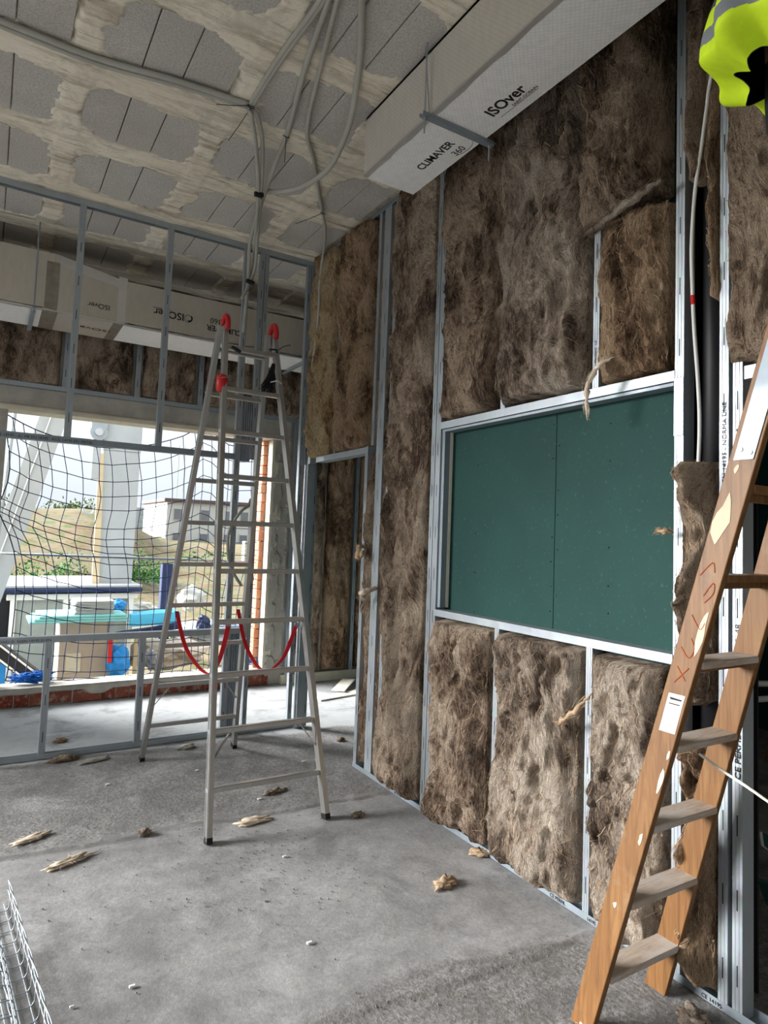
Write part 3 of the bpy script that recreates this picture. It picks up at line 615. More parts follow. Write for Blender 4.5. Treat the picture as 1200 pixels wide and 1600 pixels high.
# hanging strips and tufts
def strip(pts, wd, label, mat='fibre_tan', name='wool_strip', th=0.006, seed=0):
    P_ = bez(pts, 7); r = random.Random(seed); n = len(P_); rs = [max(0.0015, wd*math.sin(PI*(i+0.8)/(n+0.6))**0.6*r.uniform(0.6, 1.25)) for i in range(n)]; P_ = [q+Vector((r.uniform(-1, 1), r.uniform(-1, 1), r.uniform(-1, 1)))*wd*0.35 for q in P_]
    b = MB(); b.tube(P_, rs, 7)
    for k in range(40):
        i = r.randrange(1, n-1); o = Vector((r.uniform(-1, 0.2), r.uniform(-1, 1), r.uniform(-1, 1)))*wd*1.8
        b.tube([P_[i], P_[i]+o, P_[min(n-1, i+3)]+o*0.7], 0.0009, 4)
    o = b.build(name, M[mat], None, smooth=True); tag(o, label, 'insulation'); o['group'] = 'loose tufts of wool'; return o
strip([(2.19, 1.88, 2.40), (2.15, 1.93, 2.36), (2.14, 1.985, 2.29), (2.15, 2.0, 2.21), (2.16, 2.005, 2.14)], 0.012, 'wool strip hanging down over the window header', 'fibre_pale', seed=1)
strip([(2.20, 1.67, 1.66), (2.19, 1.66, 1.665), (2.18, 1.63, 1.66), (2.20, 1.60, 1.66)], 0.010, 'small wool wisp poking past the right window stud', seed=2)
strip([(2.20, 1.66, 3.07), (2.17, 1.70, 3.05), (2.15, 1.85, 3.0), (2.14, 2.0, 2.965), (2.15, 2.14, 2.95)], 0.017, 'rolled wool edge drooping across the stud under the torn batt', 'wool_c', seed=3)
strip([(2.20, 1.99, 0.97), (2.16, 2.04, 0.90), (2.15, 2.10, 0.85), (2.17, 2.15, 0.81)], 0.013, 'wool wisp crossing the stud below the window sill', seed=4)
strip([(2.20, 4.06, 1.50), (2.18, 4.08, 1.46), (2.19, 4.11, 1.52), (2.28, 4.12, 1.54)], 0.022, 'wool tuft sticking out of the doorway jamb, upper one', seed=5)
strip([(2.20, 4.02, 1.18), (2.17, 4.00, 1.21), (2.20, 3.97, 1.24), (2.275, 3.975, 1.25)], 0.022, 'wool tuft caught on the doorway jamb studs, lower one', 'fibre_pale', seed=6)
strip([(2.21, 2.30, 3.15), (2.17, 2.27, 3.10), (2.17, 2.24, 3.04)], 0.012, 'pale wool tuft stuck on the broad pale batt', 'fibre_pale', seed=7)
def tuft(x, y, sx_, sy_, sz_, label, mat='wool_c', seed=0, n=26, cat='debris', rz=0.0):
    bm = bmesh.new(); bmesh.ops.create_icosphere(bm, subdivisions=3, radius=1); r = random.Random(seed)
    for v in bm.verts:
        nn = mnoise.fractal(v.co*2.2+Vector((seed, 0, 0)), 1.0, 2.0, 4); v.co *= 1+0.8*nn
        v.co = Vector((v.co.x*sx_, v.co.y*sy_, max(-0.5, v.co.z)*sz_*0.75+sz_*0.35))
    bmesh.ops.rotate(bm, verts=bm.verts, cent=(0, 0, 0), matrix=Matrix.Rotation(rz, 3, 'Z'))
    b = MB(); bm.verts.index_update(); b.add([v.co[:] for v in bm.verts], [[v.index for v in f.verts] for f in bm.faces]); bm.free()
    for k in range(n*(3 if cat == 'insulation' else 1)):
        a = r.uniform(0, 2*PI); p = Matrix.Rotation(rz, 3, 'Z') @ Vector((math.cos(a)*sx_*0.8, math.sin(a)*sy_*0.8, sz_*r.uniform(0.1, 0.7))); d = Vector((math.cos(a+rz), math.sin(a+rz), r.uniform(-0.1, 0.5)))*sx_*r.uniform(0.1, 0.35)
        b.tube([p, p+d*0.6+Vector((0, 0, 0.002)), p+d+Vector((0, 0, -0.002))], 0.0006, 3)
    b.v = [(q[0], q[1], max(q[2], 0.001)) for q in b.v]
    o = b.build('wool_tuft' if cat == 'insulation' else 'rubble_piece', M[mat], None, smooth=True); o.location = (x, y, 0.0); tag(o, label, cat); return o
for args in ((0.31, 3.99, 0.085, 0.026, 0.014, 'flat pale wool sliver on the floor, farther of the two at left', 'fibre_pale', 1, 26, 'insulation', 0.5),
             (0.44, 3.63, 0.10, 0.024, 0.016, 'long wool sliver on the floor, nearer of the two at left', 'fibre_pale', 2, 30, 'insulation', 0.45),
             (0.81, 3.77, 0.030, 0.024, 0.028, 'small grey wool lump on the floor left of the ladder foot', 'wool_c', 3, 18, 'insulation', 0),
             (1.36, 3.66, 0.085, 0.034, 0.02, 'flattened wool scrap between the front feet of the metal ladder', 'fibre_pale', 4, 30, 'insulation', 0.1),
             (1.91, 3.46, 0.040, 0.024, 0.02, 'small dark wool scrap right of the metal ladder foot', 'wool_c', 5, 18, 'insulation', 0.2),
             (1.91, 2.60, 0.062, 0.034, 0.024, 'fluffy brown wool tuft alone on the floor in the middle', 'fibre_tan', 6, 46, 'insulation', 0.3),
             (2.235, 2.76, 0.045, 0.026, 0.024, 'brown wool tuft lying against the floor track', 'fibre_tan', 7, 36, 'insulation', -0.9),
             (1.62, 4.01, 0.07, 0.022, 0.02, 'wool crumbs on the floor behind the lowest ladder rung', 'wool_c', 8, 16, 'insulation', 0.2),
             (0.56, 5.20, 0.09, 0.03, 0.03, 'dirty rubble heap against the partition foot track at left', 'wool_b', 9, 16, 'debris', 0.1),
             (0.74, 5.10, 0.10, 0.025, 0.016, 'pale flat rubble sliver on the floor by the partition track', 'plaster', 10, 6, 'debris', 0.25),
             (1.36, 5.12, 0.06, 0.04, 0.02, 'grey rubble lump at the partition track behind the ladder', 'plaster', 11, 6, 'debris', 0.2),
             (2.46, 4.78, 0.035, 0.022, 0.022, 'dark scrap on the greenish stain by the back doorway', 'wool_b', 12, 10, 'debris', 0.2),
             (0.58, 5.66, 0.045, 0.03, 0.02, 'reddish wool tuft on the floor beyond the partition at left', 'wool_gold', 13, 20, 'insulation', 0.1),
             (2.13, 1.45, 0.05, 0.05, 0.035, 'dusty wool tuft under the right foot of the wooden ladder', 'wool_c', 14, 40, 'insulation', 0.3),
             (1.78, 1.60, 0.05, 0.04, 0.02, 'pale dust clump at the left foot of the wooden ladder', 'fibre_pale', 15, 20, 'insulation', 0.2)): tuft(*args)
# white chips and grit
def crumbs():
    r = random.Random(5); spots = [(0.54, 2.56), (1.18, 2.49), (2.0, 4.45), (1.93, 4.2), (1.45, 4.81), (1.5, 3.95), (0.35, 2.55), (1.36, 3.2), (2.1, 4.44), (1.3, 4.6), (0.75, 4.6)]
    b = MB()
    for x, y in spots:
        s_ = r.uniform(0.008, 0.013); b.cbox((x-s_, y-s_*0.6, 0.0), (x+s_, y+s_*0.6, 0.007), 0.002)
    o = b.build('plaster_chips', M['white'], None); o['kind'] = 'stuff'; tag(o, 'scattered white plaster chips on the concrete floor', 'debris')
    b = MB()
    for i in range(900):
        if r.random() < 0.5: x = r.gauss(1.25, 0.4); y = r.gauss(3.2, 0.35)
        elif r.random() < 0.5: x = r.uniform(-0.1, 2.2); y = r.uniform(3.7, 5.25)
        else: x = r.uniform(0.6, 2.2); y = r.uniform(1.2, 2.15)
        if x > 2.24: continue
        s_ = r.uniform(0.0015, 0.006); h = s_*r.uniform(0.5, 1.0)
        a = r.uniform(0, 3); ca, sa = math.cos(a)*s_, math.sin(a)*s_
        b.add([(x+ca, y+sa, 0), (x-sa, y+ca, 0), (x-ca, y-sa, 0), (x+sa, y-ca, 0), (x, y, h+0.001)], [(0, 1, 4), (1, 2, 4), (2, 3, 4), (3, 0, 4)])
    o = b.build('floor_grit', M['grit'], None); o['kind'] = 'stuff'; tag(o, 'loose grey grit scattered over the concrete floor', 'debris')
    for k, (x, y, a) in enumerate(((3.1, 6.1, 0.2), (3.5, 5.9, -0.4), (3.3, 6.4, 0.9))):
        o = MB().cbox((-0.28, -0.07, 0.0), (0.28, 0.07, 0.012), 0.002).build('board_offcut', M['gypsum'], None); o.location = (x, y, 0.001+k*0.013); o.rotation_euler = (0, 0, a)
        tag(o, ('board offcut on the floor beyond the back doorway, lowest', 'board offcut on the floor beyond the back doorway, near the wall end', 'board offcut on the floor beyond the back doorway, topmost')[k], 'offcut', 'board offcuts beyond the doorway')
crumbs()
# ================================================================ ducts under the ceiling
def duct_side():
    x0, x1, z0, z1, ya, yb = 1.665, 2.005, 3.63, 3.978, 3.245, -1.2
    t = thing('air_duct', 'foil-faced rectangular air duct hung close to the ceiling along the insulated wall', 'duct', (x0, ya, z0))
    b = MB(); n = 60
    # side walls with a slightly soft outline, open at the far end like a glass wool board box
    wl = 0.025
    b.cbox((x0, yb, z0+0.004), (x0+wl, ya, z1), 0.004); b.build('side_panel', M['foil'], t)
    MB().cbox((x1-wl, yb, z0+0.004), (x1, ya, z1), 0.004).build('side_panel', M['foil'], t)
    MB().cbox((x0, yb, z1-wl), (x1, ya, z1-0.001), 0.004).build('top_panel', M['foil'], t)
    bo = MB().cbox((x0+0.001, yb, z0), (x1-0.001, ya+0.006, z0+wl), 0.006).build('bottom_panel', M['foil_b'], t)
    MB().cbox((x0+wl, ya-0.03, z0+wl), (x1-wl, ya-0.004, z1-wl), 0.003).build('end_panel', M['tape_d'], t)
    # bright taped edge and ragged foil hems
    X = np.linspace(yb, ya, 400); zz = 0.016*fbm(X*9, X*0, 4)
    b = MB(); P_ = np.stack([np.stack([x0-0.0015+0*X, X, z0+0.002+0*X], -1), np.stack([x0-0.0018+0*X, X, z0+0.006+zz], -1)], 1); b.grid(P_, flip=False); b.grid(P_+np.array([0.001, 0, 0]), flip=True)
    P2 = np.stack([np.stack([x0-0.001+0*X, X, z0-0.0012+0*X], -1), np.stack([x0+0.018+zz, X, z0-0.0012+0*X], -1)], 1); b.grid(P2, flip=True)
    b.build('edge_tape', M['tape'], t)
    # print, read from below
    text('CLIMAVER', 'printed_lettering', 0.066, (1.898, 2.994, 3.630), (0, -1, 0), (-1, 0, 0), M['ink'], t, 0.0005, 0.018)
    text('360', 'printed_lettering', 0.060, (1.969, 2.775, 3.630), (0, -1, 0), (-1, 0, 0), M['ink'], t, 0.0005)
    c = (1.947, 2.695, 3.628); b = MB(); b.tube([(c[0]+0.030*math.cos(a)+0.004, c[1]-0.075*math.sin(a), c[2]) for a in np.linspace(-1.2, 1.35, 16)], 0.0012, 4); b.build('printed_swash', M['ink'], t)
    text('ISOver', 'printed_lettering', 0.086, (1.917, 2.410, 3.630), (0, -1, 0), (-1, 0, 0), M['ink'], t, 0.0005, 0.02)
    text('SAINT-GOBAIN', 'printed_lettering', 0.024, (1.945, 2.290, 3.630), (0, -1, 0), (-1, 0, 0), M['ink'], t, 0.0005)
    p1 = Vector((1.948, 2.385, 3.629)); p2 = Vector((1.950, 2.132, 3.629)); MB().bar(p1, p2, 0.002, 0.001).build('printed_rule', M['ink'], t)
    return t
duct_side()
def hanger_side():
    t = thing('duct_hanger', 'slotted steel hanger bar with threaded rods carrying the side air duct', 'bracket', (1.8, 2.57, 3.6))
    b = MB(); b.bar((1.615, 2.575, 3.612), (2.05, 2.575, 3.612), 0.034, 0.003).bar((1.615, 2.559, 3.62), (2.05, 2.559, 3.62), 0.003, 0.018).bar((1.615, 2.591, 3.62), (2.05, 2.591, 3.62), 0.003, 0.018); b.build('channel', M['steel_dark'], t)
    b = MB()
    for k in range(17): b.box((1.64+k*0.024, 2.5935, 3.615), (1.652+k*0.024, 2.5942, 3.626))
    b.build('slots', M['ink'], t, kind='stuff')
    for x in (1.635, 2.03):
        MB().tube([(x, 2.575, 3.53), (x, 2.575, 3.985)], 0.004, 8).build('threaded_rod', M['steel'], t)
        MB().tube([(x, 2.575, 3.600), (x, 2.575, 3.608)], 0.009, 6).build('nut', M['steel'], t)
    MB().bar((1.65, 2.56, 3.63), (1.642, 2.60, 3.98), 0.006, 0.001).build('tie_strap', M['steel'], t)
hanger_side()
def duct_far():
    ya, yb, z0 = 5.94, 6.50, 3.30
    t = thing('air_duct', 'long foil-faced air duct crossing above the window behind the stud partition', 'duct', (1.0, ya, z0))
    for (xa, xb, z1) in ((-2.5, 0.33, 3.77), (0.84, 4.2, 3.675)):
        MB().cbox((xa, ya, z0+0.003), (xb, ya+0.025, z1), 0.004).build('front_panel', M['foil_far'], t)
        MB().cbox((xa, ya, z0), (xb, yb, z0+0.025), 0.006).build('bottom_panel', M['foil_b'], t)
        MB().cbox((xa, yb-0.025, z0+0.02), (xb, yb, z1), 0.004).build('back_panel', M['foil_far'], t)
        MB().cbox((xa, ya+0.003, z1-0.025), (xb, yb, z1), 0.004).build('top_panel', M['foil_far'], t)
    # transition piece with a sloping taped top
    b = MB(); v = [(0.33, ya+0.004, z0), (0.84, ya+0.004, z0), (0.84, ya+0.004, 3.675), (0.33, ya+0.004, 3.77), (0.33, yb, z0), (0.84, yb, z0), (0.84, yb, 3.675), (0.33, yb, 3.77)]
    b.add(v, [(0, 1, 2, 3), (7, 6, 5, 4), (3, 2, 6, 7), (4, 5, 1, 0), (0, 3, 7, 4), (1, 5, 6, 2)]); b.build('transition_piece', M['foil_far'], t)
    b = MB(); b.add([(0.36, ya, 3.685), (0.80, ya, 3.605), (0.80, ya, 3.682), (0.36, ya, 3.765), (0.36, ya+0.003, 3.685), (0.80, ya+0.003, 3.605), (0.80, ya+0.003, 3.682), (0.36, ya+0.003, 3.765)], [(0, 1, 2, 3), (3, 2, 6, 7), (4, 5, 1, 0)]); b.build('tape_strip', M['tape'], t)
    for x, wd, m_ in ((0.27, 0.09, 'tape_d'), (0.80, 0.07, 'tape')):
        MB().box((x, ya-0.0015, z0), (x+wd, ya-0.0002, 3.70)).build('tape_strip', M[m_], t)
    for x, wd in ((0.26, 0.11), (0.78, 0.08)): MB().box((x, ya-0.001, z0-0.0015), (x+wd, yb, z0-0.0002)).build('tape_strip', M['tape_d'], t)
    X = np.linspace(-2.5, 4.2, 500); zz = 0.012*fbm(X*11, X*0, 9); b = MB()
    b.grid(np.stack([np.stack([X, ya-0.002+0*X, z0-0.001+0*X], -1), np.stack([X, ya-0.002+0*X, z0+0.006+zz], -1)], 1), flip=False)
    b.grid(np.stack([np.stack([X, ya-0.002+0*X, z0-0.0014+0*X], -1), np.stack([X, ya+0.02+zz, z0-0.0014+0*X], -1)], 1), flip=True); b.build('edge_tape', M['tape'], t)
    # print standing on its head on the front face
    y = ya-0.0005
    text('ISOver', 'printed_lettering', 0.090, ((1.345, 5.940, 3.460)[0], y, (1.343, 5.940, 3.494)[2]), (-1, 0, 0), (0, 0, -1), M['ink'], t, 0.0005, 0.012)
    c = (1.378, 5.940, 3.461); b = MB(); b.tube([(c[0]+0.032*math.cos(a), y-0.001, c[2]+0.032*math.sin(a)) for a in np.linspace(0, 2*PI, 20)], 0.0022, 4); b.tube([(c[0]+0.012+0.02*math.cos(a), y-0.001, c[2]+0.005+0.026*math.sin(a)) for a in np.linspace(-2.2, 0.9, 12)], 0.007, 5); b.build('printed_emblem', M['ink'], t)
    text('SAINT-GOBAIN', 'printed_lettering', 0.022, ((1.234, 5.940, 3.510)[0], y, (1.234, 5.940, 3.510)[2]), (-1, 0, 0), (0, 0, -1), M['ink'], t, 0.0005)
    text('CLIMAVER', 'printed_lettering', 0.070, ((1.865, 5.940, 3.402)[0], y, (1.863, 5.940, 3.443)[2]), (-1, 0, 0), (0, 0, -1), M['ink'], t, 0.0005, 0.018)
    text('360', 'printed_lettering', 0.070, ((1.674, 5.940, 3.441)[0], y, (1.670, 5.940, 3.511)[2]), (-1, 0, 0), (0, 0, -1), M['ink'], t, 0.0005)
    text('ISOver', 'printed_lettering', 0.06, ((0.748, 5.940, 3.399)[0], y, (0.746, 5.940, 3.436)[2]), (-1, 0, 0), (0, 0, -1), M['ink'], t, 0.0005)
    text('ISOver', 'printed_lettering', 0.10, (0.80, ya+0.26, z0-0.0005), (-1, 0, 0), (0, 1, 0), M['ink'], t, 0.0005)
duct_far()
def hanger_far(x, label):
    t = thing('duct_hanger', label, 'bracket', (x, 5.91, 3.3), 'rod hangers of the far duct')
    MB().tube([(x, 5.905, 3.25), (x, 5.905, 3.985)], 0.005, 8).build('threaded_rod', M['steel_dark'], t)
    MB().cbox((x-0.017, 5.88, 3.272), (x+0.017, 6.56, 3.284), 0.002).build('channel', M['steel'], t)
    MB().tube([(x, 5.905, 3.262), (x, 5.905, 3.270)], 0.010, 6).build('nut', M['steel'], t)
hanger_far(0.20, 'thin rod hanger holding the far duct at left, near its taped joint')
hanger_far(2.52, 'rod hanger at the right end of the far duct, by the partition corner')
# ================================================================ flexible conduits
def conduit(pts, r, label, ties=()):
    P_ = bez(pts, 8); o = thing('flexible_conduit', label, 'conduit', P_[0], 'grey flexible conduits under the ceiling')
    r = r*1.22; rs = [r*(1.0 if k % 2 else 0.93) for k in range(len(P_))]
    MB().tube(P_, rs, 10).build('corrugated_tube', M['conduit'], o, smooth=True)
    for p, d in ties:
        b = MB(); p = Vector(p); b.tube([p+Vector((-r*1.3, 0, 0)), p+Vector((0, -r, -r)), p+Vector((r*1.3, 0, 0))], 0.003, 5); b.tube([p, p+Vector(d)*0.5+Vector((0, 0, -0.004)), p+Vector(d)], 0.0022, 5); b.build('cable_tie', M['black'], o)
    return o
K = 3.966
conduit([(1.051, 2.406, 3.966), (1.091, 2.618, 3.966), (1.074, 3.031, 3.966), (1.079, 3.499, 3.966), (1.099, 3.540, 3.925), (1.197, 3.740, 3.888), (1.362, 4.150, 3.836), (1.571, 4.800, 3.884), (1.692, 5.200, 3.855), (1.676, 5.230, 3.646), (1.661, 5.200, 3.537)], 0.011,
        'grey flexible conduit tied to the ceiling at the left bend, left of the vertical pair', [((1.075, 3.487, 3.950), (-0.16, 0.10, 0.0)), ((1.081, 3.503, 3.950), (-0.03, 0.30, -0.05))])
conduit([(1.073, 2.391, 3.966), (1.105, 2.608, 3.966), (1.090, 3.020, 3.966), (1.091, 3.491, 3.966), (1.132, 3.540, 3.938), (1.228, 3.720, 3.913), (1.379, 4.150, 3.841), (1.586, 4.800, 3.888), (1.702, 5.180, 3.744), (1.643, 5.180, 3.559), (1.604, 5.160, 3.470)], 0.011,
        'grey flexible conduit bowing outward below the left ceiling bend, right of the vertical pair')
conduit([(1.073, 2.391, 3.966), (1.121, 2.597, 3.966), (1.217, 3.085, 3.966), (1.353, 3.656, 3.966), (1.370, 3.880, 3.907), (1.432, 4.250, 3.874), (1.543, 4.750, 3.906), (1.624, 5.100, 3.887), (1.665, 5.220, 3.694), (1.658, 5.250, 3.221)], 0.0125,
        'grey flexible conduit tied at mid ceiling, slanting down to the black tape', [((1.343, 3.640, 3.950), (0.08, 0.22, -0.03))])
conduit([(1.119, 2.435, 3.966), (1.154, 2.574, 3.966), (1.266, 2.983, 3.966), (1.427, 3.526, 3.966), (1.591, 3.799, 3.966), (1.835, 4.232, 3.966), (1.937, 4.410, 3.966), (2.039, 4.580, 3.933), (2.192, 4.930, 3.937), (2.202, 4.970, 3.883), (2.201, 5.000, 3.701), (2.209, 5.020, 3.382), (2.197, 5.050, 3.062), (2.189, 5.060, 2.966)], 0.0105,
        'grey flexible conduit running down along the wall corner beside the golden batt', [((1.920, 4.372, 3.950), (-0.12, 0.22, -0.03))])
conduit([(1.084, 2.200, 3.828), (1.237, 2.500, 3.955), (1.390, 2.800, 3.974), (1.498, 3.050, 3.965), (1.582, 3.300, 3.914), (1.617, 3.600, 3.840), (1.560, 3.850, 3.811), (1.483, 4.050, 3.835), (1.431, 4.200, 3.884)], 0.0145,
        'thick grey conduit looping free from the ceiling, its cut end pointing left')
conduit([(-1.5, 3.56, K), (-0.103, 3.599, 3.966), (0.310, 3.604, 3.966), (0.703, 3.539, 3.966), (1.070, 3.506, 3.966)], 0.013, 'grey conduit laid straight across the ceiling from the left edge, upper of two')
conduit([(-1.5, 3.60, K), (-0.103, 3.637, 3.966), (0.315, 3.645, 3.966), (0.711, 3.575, 3.966), (1.075, 3.530, 3.966)], 0.012, 'grey conduit laid straight across the ceiling from the left edge, lower of two')
conduit([(1.784, 5.220, 1.870), (1.759, 5.200, 1.817), (1.692, 5.180, 1.762), (1.617, 5.180, 1.632), (1.610, 5.200, 1.506), (1.646, 5.220, 1.330), (1.749, 5.240, 1.177)], 0.010, 'dark loop of conduit hanging inside the profile bundle behind the ladder')
for p, q, lab in (((1.337, 4.150, 3.815), (1.393, 4.150, 3.824), 'black tape wound round the conduits below the ceiling'), ((1.635, 5.170, 3.628), (1.700, 5.170, 3.617), 'black tape holding conduit ends to the stud bundle')):
    p = Vector(p); q = Vector(q); c = (p+q)/2; b = MB(); b.tube([p+(c-p)*0.0, c, q], [0.016, 0.019, 0.016], 10); b.tube([c, c+Vector((0.02, 0, -0.025))], 0.004, 5)
    o = b.build('black_tape', M['black'], None); tag(o, lab, 'tape')
# ================================================================ aluminium stepladder
AL = thing('stepladder', 'tall aluminium double-sided stepladder with red top caps standing on the floor', 'ladder', (1.38, 4.25, 0))
def fy(z): return 3.515+0.2475*z
def by(z): return 4.985-0.2475*z
def lx(z): return 1.070+0.052*z
def rx_(z): return 1.735-0.064*z
def blx(z): return 1.02+0.060*z
def brx(z): return 1.67-0.054*z
T = 2.93
for fx_, fyy, nm, lo in ((lx, fy, 'rail', 0.02), (rx_, fy, 'rail', 0.02), (blx, by, 'rail', 0.02), (brx, by, 'rail', 0.02)):
    p = Vector((fx_(lo), fyy(lo), lo)); q = Vector((fx_(T), fyy(T), T)); o = MB().bar(p, q, 0.058, 0.026, (1, 0, 0)).build('rail', M['alu'], AL)
    sd_ = -1 if fx_ in (lx, blx) else 1
    b = MB().bar(p+Vector((sd_*0.0145, -0.02, 0)), q+Vector((sd_*0.0145, -0.02, 0)), 0.010, 0.004, (1, 0, 0)).bar(p+Vector((sd_*0.0145, 0.02, 0)), q+Vector((sd_*0.0145, 0.02, 0)), 0.010, 0.004, (1, 0, 0)); b.build('rail_rib', M['alu'], o)
    b = MB().bar(Vector((fx_(0), fyy(0), 0.0)), Vector((fx_(0.03), fyy(0.03), 0.03)), 0.060, 0.030, (1, 0, 0)); b.build('rubber_foot', M['black'], o)
for k in range(10):
    z = 0.245+k*0.282
    for a, c, yy, s_ in ((lx, rx_, fy, 1), (blx, brx, by, -1)):
        o = MB().cbox((a(z)+0.012, yy(z)-0.016, z-0.014), (c(z)-0.012, yy(z)+0.016, z+0.014), 0.003)
        o = o.build('rung', M['alu'], AL)
        for xr, s2 in ((a(z)-0.014, -1), (c(z)+0.014, 1)): MB().box((xr-0.002, yy(z)-0.014, z-0.012), (xr+0.002, yy(z)+0.014, z+0.012)).build('rung_end', M['steel_dark'], o)
for x in (lx, rx_):
    xx = x(T); arc = [Vector((xx, 4.25+0.060*math.cos(a), 2.925+0.075*math.sin(a))) for a in np.linspace(-0.35, PI+0.35, 14)]
    b = MB(); b.tube(arc, [0.017]*14, 10); b.build('top_cap', M['red'], AL, smooth=False)
for z, s_ in ((0.52, 1),):
    z = 0.527
    for a, s2 in ((lx, 1), (rx_, -1)):
        MB().bar((a(z)+s2*0.10, fy(z)+0.0, z-0.012), (a(z-0.13)+s2*0.014, fy(z-0.13), z-0.14), 0.012, 0.006).build('brace', M['alu'], AL)
    for a, s2 in ((blx, 1), (brx, -1)):
        MB().bar((a(z)+s2*0.10, by(z)+0.0, z-0.012), (a(z-0.13)+s2*0.014, by(z-0.13), z-0.14), 0.012, 0.006).build('brace', M['alu'], AL)
def strap(p, lo, q):
    P_ = bez([p, (Vector(p)*0.62+Vector(lo)*0.38)+Vector((0, 0, -0.10)), lo, (Vector(q)*0.62+Vector(lo)*0.38)+Vector((0, 0, -0.10)), q], 7); b = MB(); n = len(P_); vs = []; fs = []
    for i, p_ in enumerate(P_):
        d = (P_[min(i+1, n-1)]-P_[max(0, i-1)]).normalized(); nx = Vector((1, 0, 0)); th = d.cross(nx).normalized()*0.0012; w_ = nx*0.0135
        vs += [p_+w_+th, p_-w_+th, p_-w_-th, p_+w_-th]
    for i in range(n-1):
        for k in range(4): fs.append((i*4+k, i*4+(k+1) % 4, (i+1)*4+(k+1) % 4, (i+1)*4+k))
    b.add(vs, fs); o = b.build('safety_strap', M['redstrap'], AL)
    c = Vector(P_[-1]); MB().tube([c+Vector((-0.0, -0.004, 0.005)), c+Vector((0, 0.004, 0.005))], 0.013, 10).build('strap_rivet', M['steel_dark'], o)
strap((1.135, 4.720, 1.050), (1.223, 4.250, 0.714), (1.206, 3.800, 1.069))
strap((1.561, 4.720, 1.051), (1.590, 4.250, 0.706), (1.621, 3.800, 1.052))
# things tied to the ladder
def glove():
    c = Vector((1.190, 4.140, 2.535)); b = MB(); b.tube([c+Vector((0, 0, 0.055)), c+Vector((0, 0, 0.04)), c, c+Vector((0, 0, -0.05)), c+Vector((0, 0, -0.062))], [0.012, 0.032, 0.036, 0.034, 0.012], 12)
    t = thing('red_holder', 'small red plastic holder wired to the left rail near the ladder top', 'holder', c); b.build('cup', M['red'], t, smooth=True)
    for dz in (0.03, -0.035): MB().tube([c+Vector((math.cos(a)*0.040+0.015, math.sin(a)*0.042, dz+0.008*math.cos(a))) for a in np.linspace(0, 2*PI, 16)], 0.0016, 4).build('tie_wire', M['steel'], t)
glove()
def ties():
    c = Vector((1.517, 4.120, 2.680)); t = thing('cable_tie_bundle', 'bunch of black cable ties hanging from the right rail near the ladder top', 'cable ties', c); r = random.Random(2); b = MB()
    for k in range(70):
        e = c+Vector((r.uniform(-0.085, 0.0), r.uniform(-0.03, 0.03), -r.uniform(0.11, 0.17))); b.tube([c+Vector((r.uniform(-.012, .006), 0, r.uniform(0.0, 0.03))), (c+e)/2+Vector((r.uniform(-.012, .012), r.uniform(-.01, .01), 0)), e], 0.0032, 4)
    b.build('hanging_ties', M['black'], t, kind='stuff')
    MB().tube([c+Vector((-0.03, -0.03, -0.105)), c+Vector((0.01, -0.04, -0.09)), c+Vector((0.05, -0.01, -0.095)), c+Vector((0.05, 0.03, -0.10))], 0.004, 5).build('tie_wire', M['white'], t)
    c = Vector((1.516, 4.170, 2.802)); b = MB(); b.tube([c+Vector((-0.03, -0.03, 0)), c+Vector((0.01, -0.04, 0.004)), c+Vector((0.035, 0, 0)), c+Vector((0.03, 0.035, 0))], 0.006, 6); b.tube([c+Vector((0.02, -0.03, 0)), c+Vector((0.07, -0.03, 0.04)), c+Vector((0.115, -0.03, 0.058))], 0.0026, 5)
    o = b.build('cable_tie', M['black'], None); tag(o, 'single black cable tie round the ladder rail, its tail sticking out right', 'cable tie')
    c = Vector((1.271, 4.150, 2.765)); o = MB().tube([c+Vector((-0.03, 0, 0.014)), c, c+Vector((0.03, 0, -0.012))], [0.008, 0.014, 0.009], 8).build('black_clip', M['black'], None); tag(o, 'small black clip on the top ladder rung at left', 'clip')
ties()
# ================================================================ wooden stepladder
WL = thing('wooden_stepladder', 'worn orange-brown wooden stepladder with flat treads in the right foreground', 'ladder', (1.95, 1.4, 0))
def wy(z): return 1.632-0.285*z
def wl(z): return 1.785+0.030*z
def wr(z): return 2.165-0.020*z
TOPZ = 2.75
for f_, lo in ((wl, 0.0), (wr, 0.0)):
    p = Vector((f_(lo), wy(lo), lo)); q = Vector((f_(TOPZ), wy(TOPZ), TOPZ)); dd = (q-p).normalized()
    b = MB(); ya = Vector((0, 1, 0)); h = 0.044
    vs = []
    for e, (z_) in ((p, 0.0), (q, TOPZ)):
        for sx__ in (-0.013, 0.013):
            for sy__ in (-h, h): vs.append(Vector((e.x+sx__, e.y+sy__, z_)))
    b.add(vs, [(0, 1, 3, 2), (4, 6, 7, 5), (0, 4, 5, 1), (2, 3, 7, 6), (0, 2, 6, 4), (1, 5, 7, 3)]); o = b.build('rail', M['wood'], WL)
    bv = o.modifiers.new('bevel', 'BEVEL'); bv.width = 0.003; bv.segments = 2
for k in range(9):
    z = 0.205+k*0.264
    o = MB().cbox((wl(z)+0.010, wy(z)-0.046, z-0.022), (wr(z)-0.010, wy(z)+0.046, z), 0.003).build('tread', M['tread'] if k < 5 else M['wood'], WL)
    MB().bar((wl(z)+0.02, wy(z)+0.02, z-0.034), (wr(z)-0.02, wy(z)+0.02, z-0.034), 0.018, 0.022).build('tread_support', M['wood'], o)
for f_ in (wl, wr):
    MB().bar((f_(TOPZ), wy(TOPZ)-0.06, TOPZ), (f_(0)+(0.05 if f_ is wr else -0.05), 0.05, 0.0), 0.026, 0.05, (0, 1, 0)).build('rear_leg', M['wood'], WL)
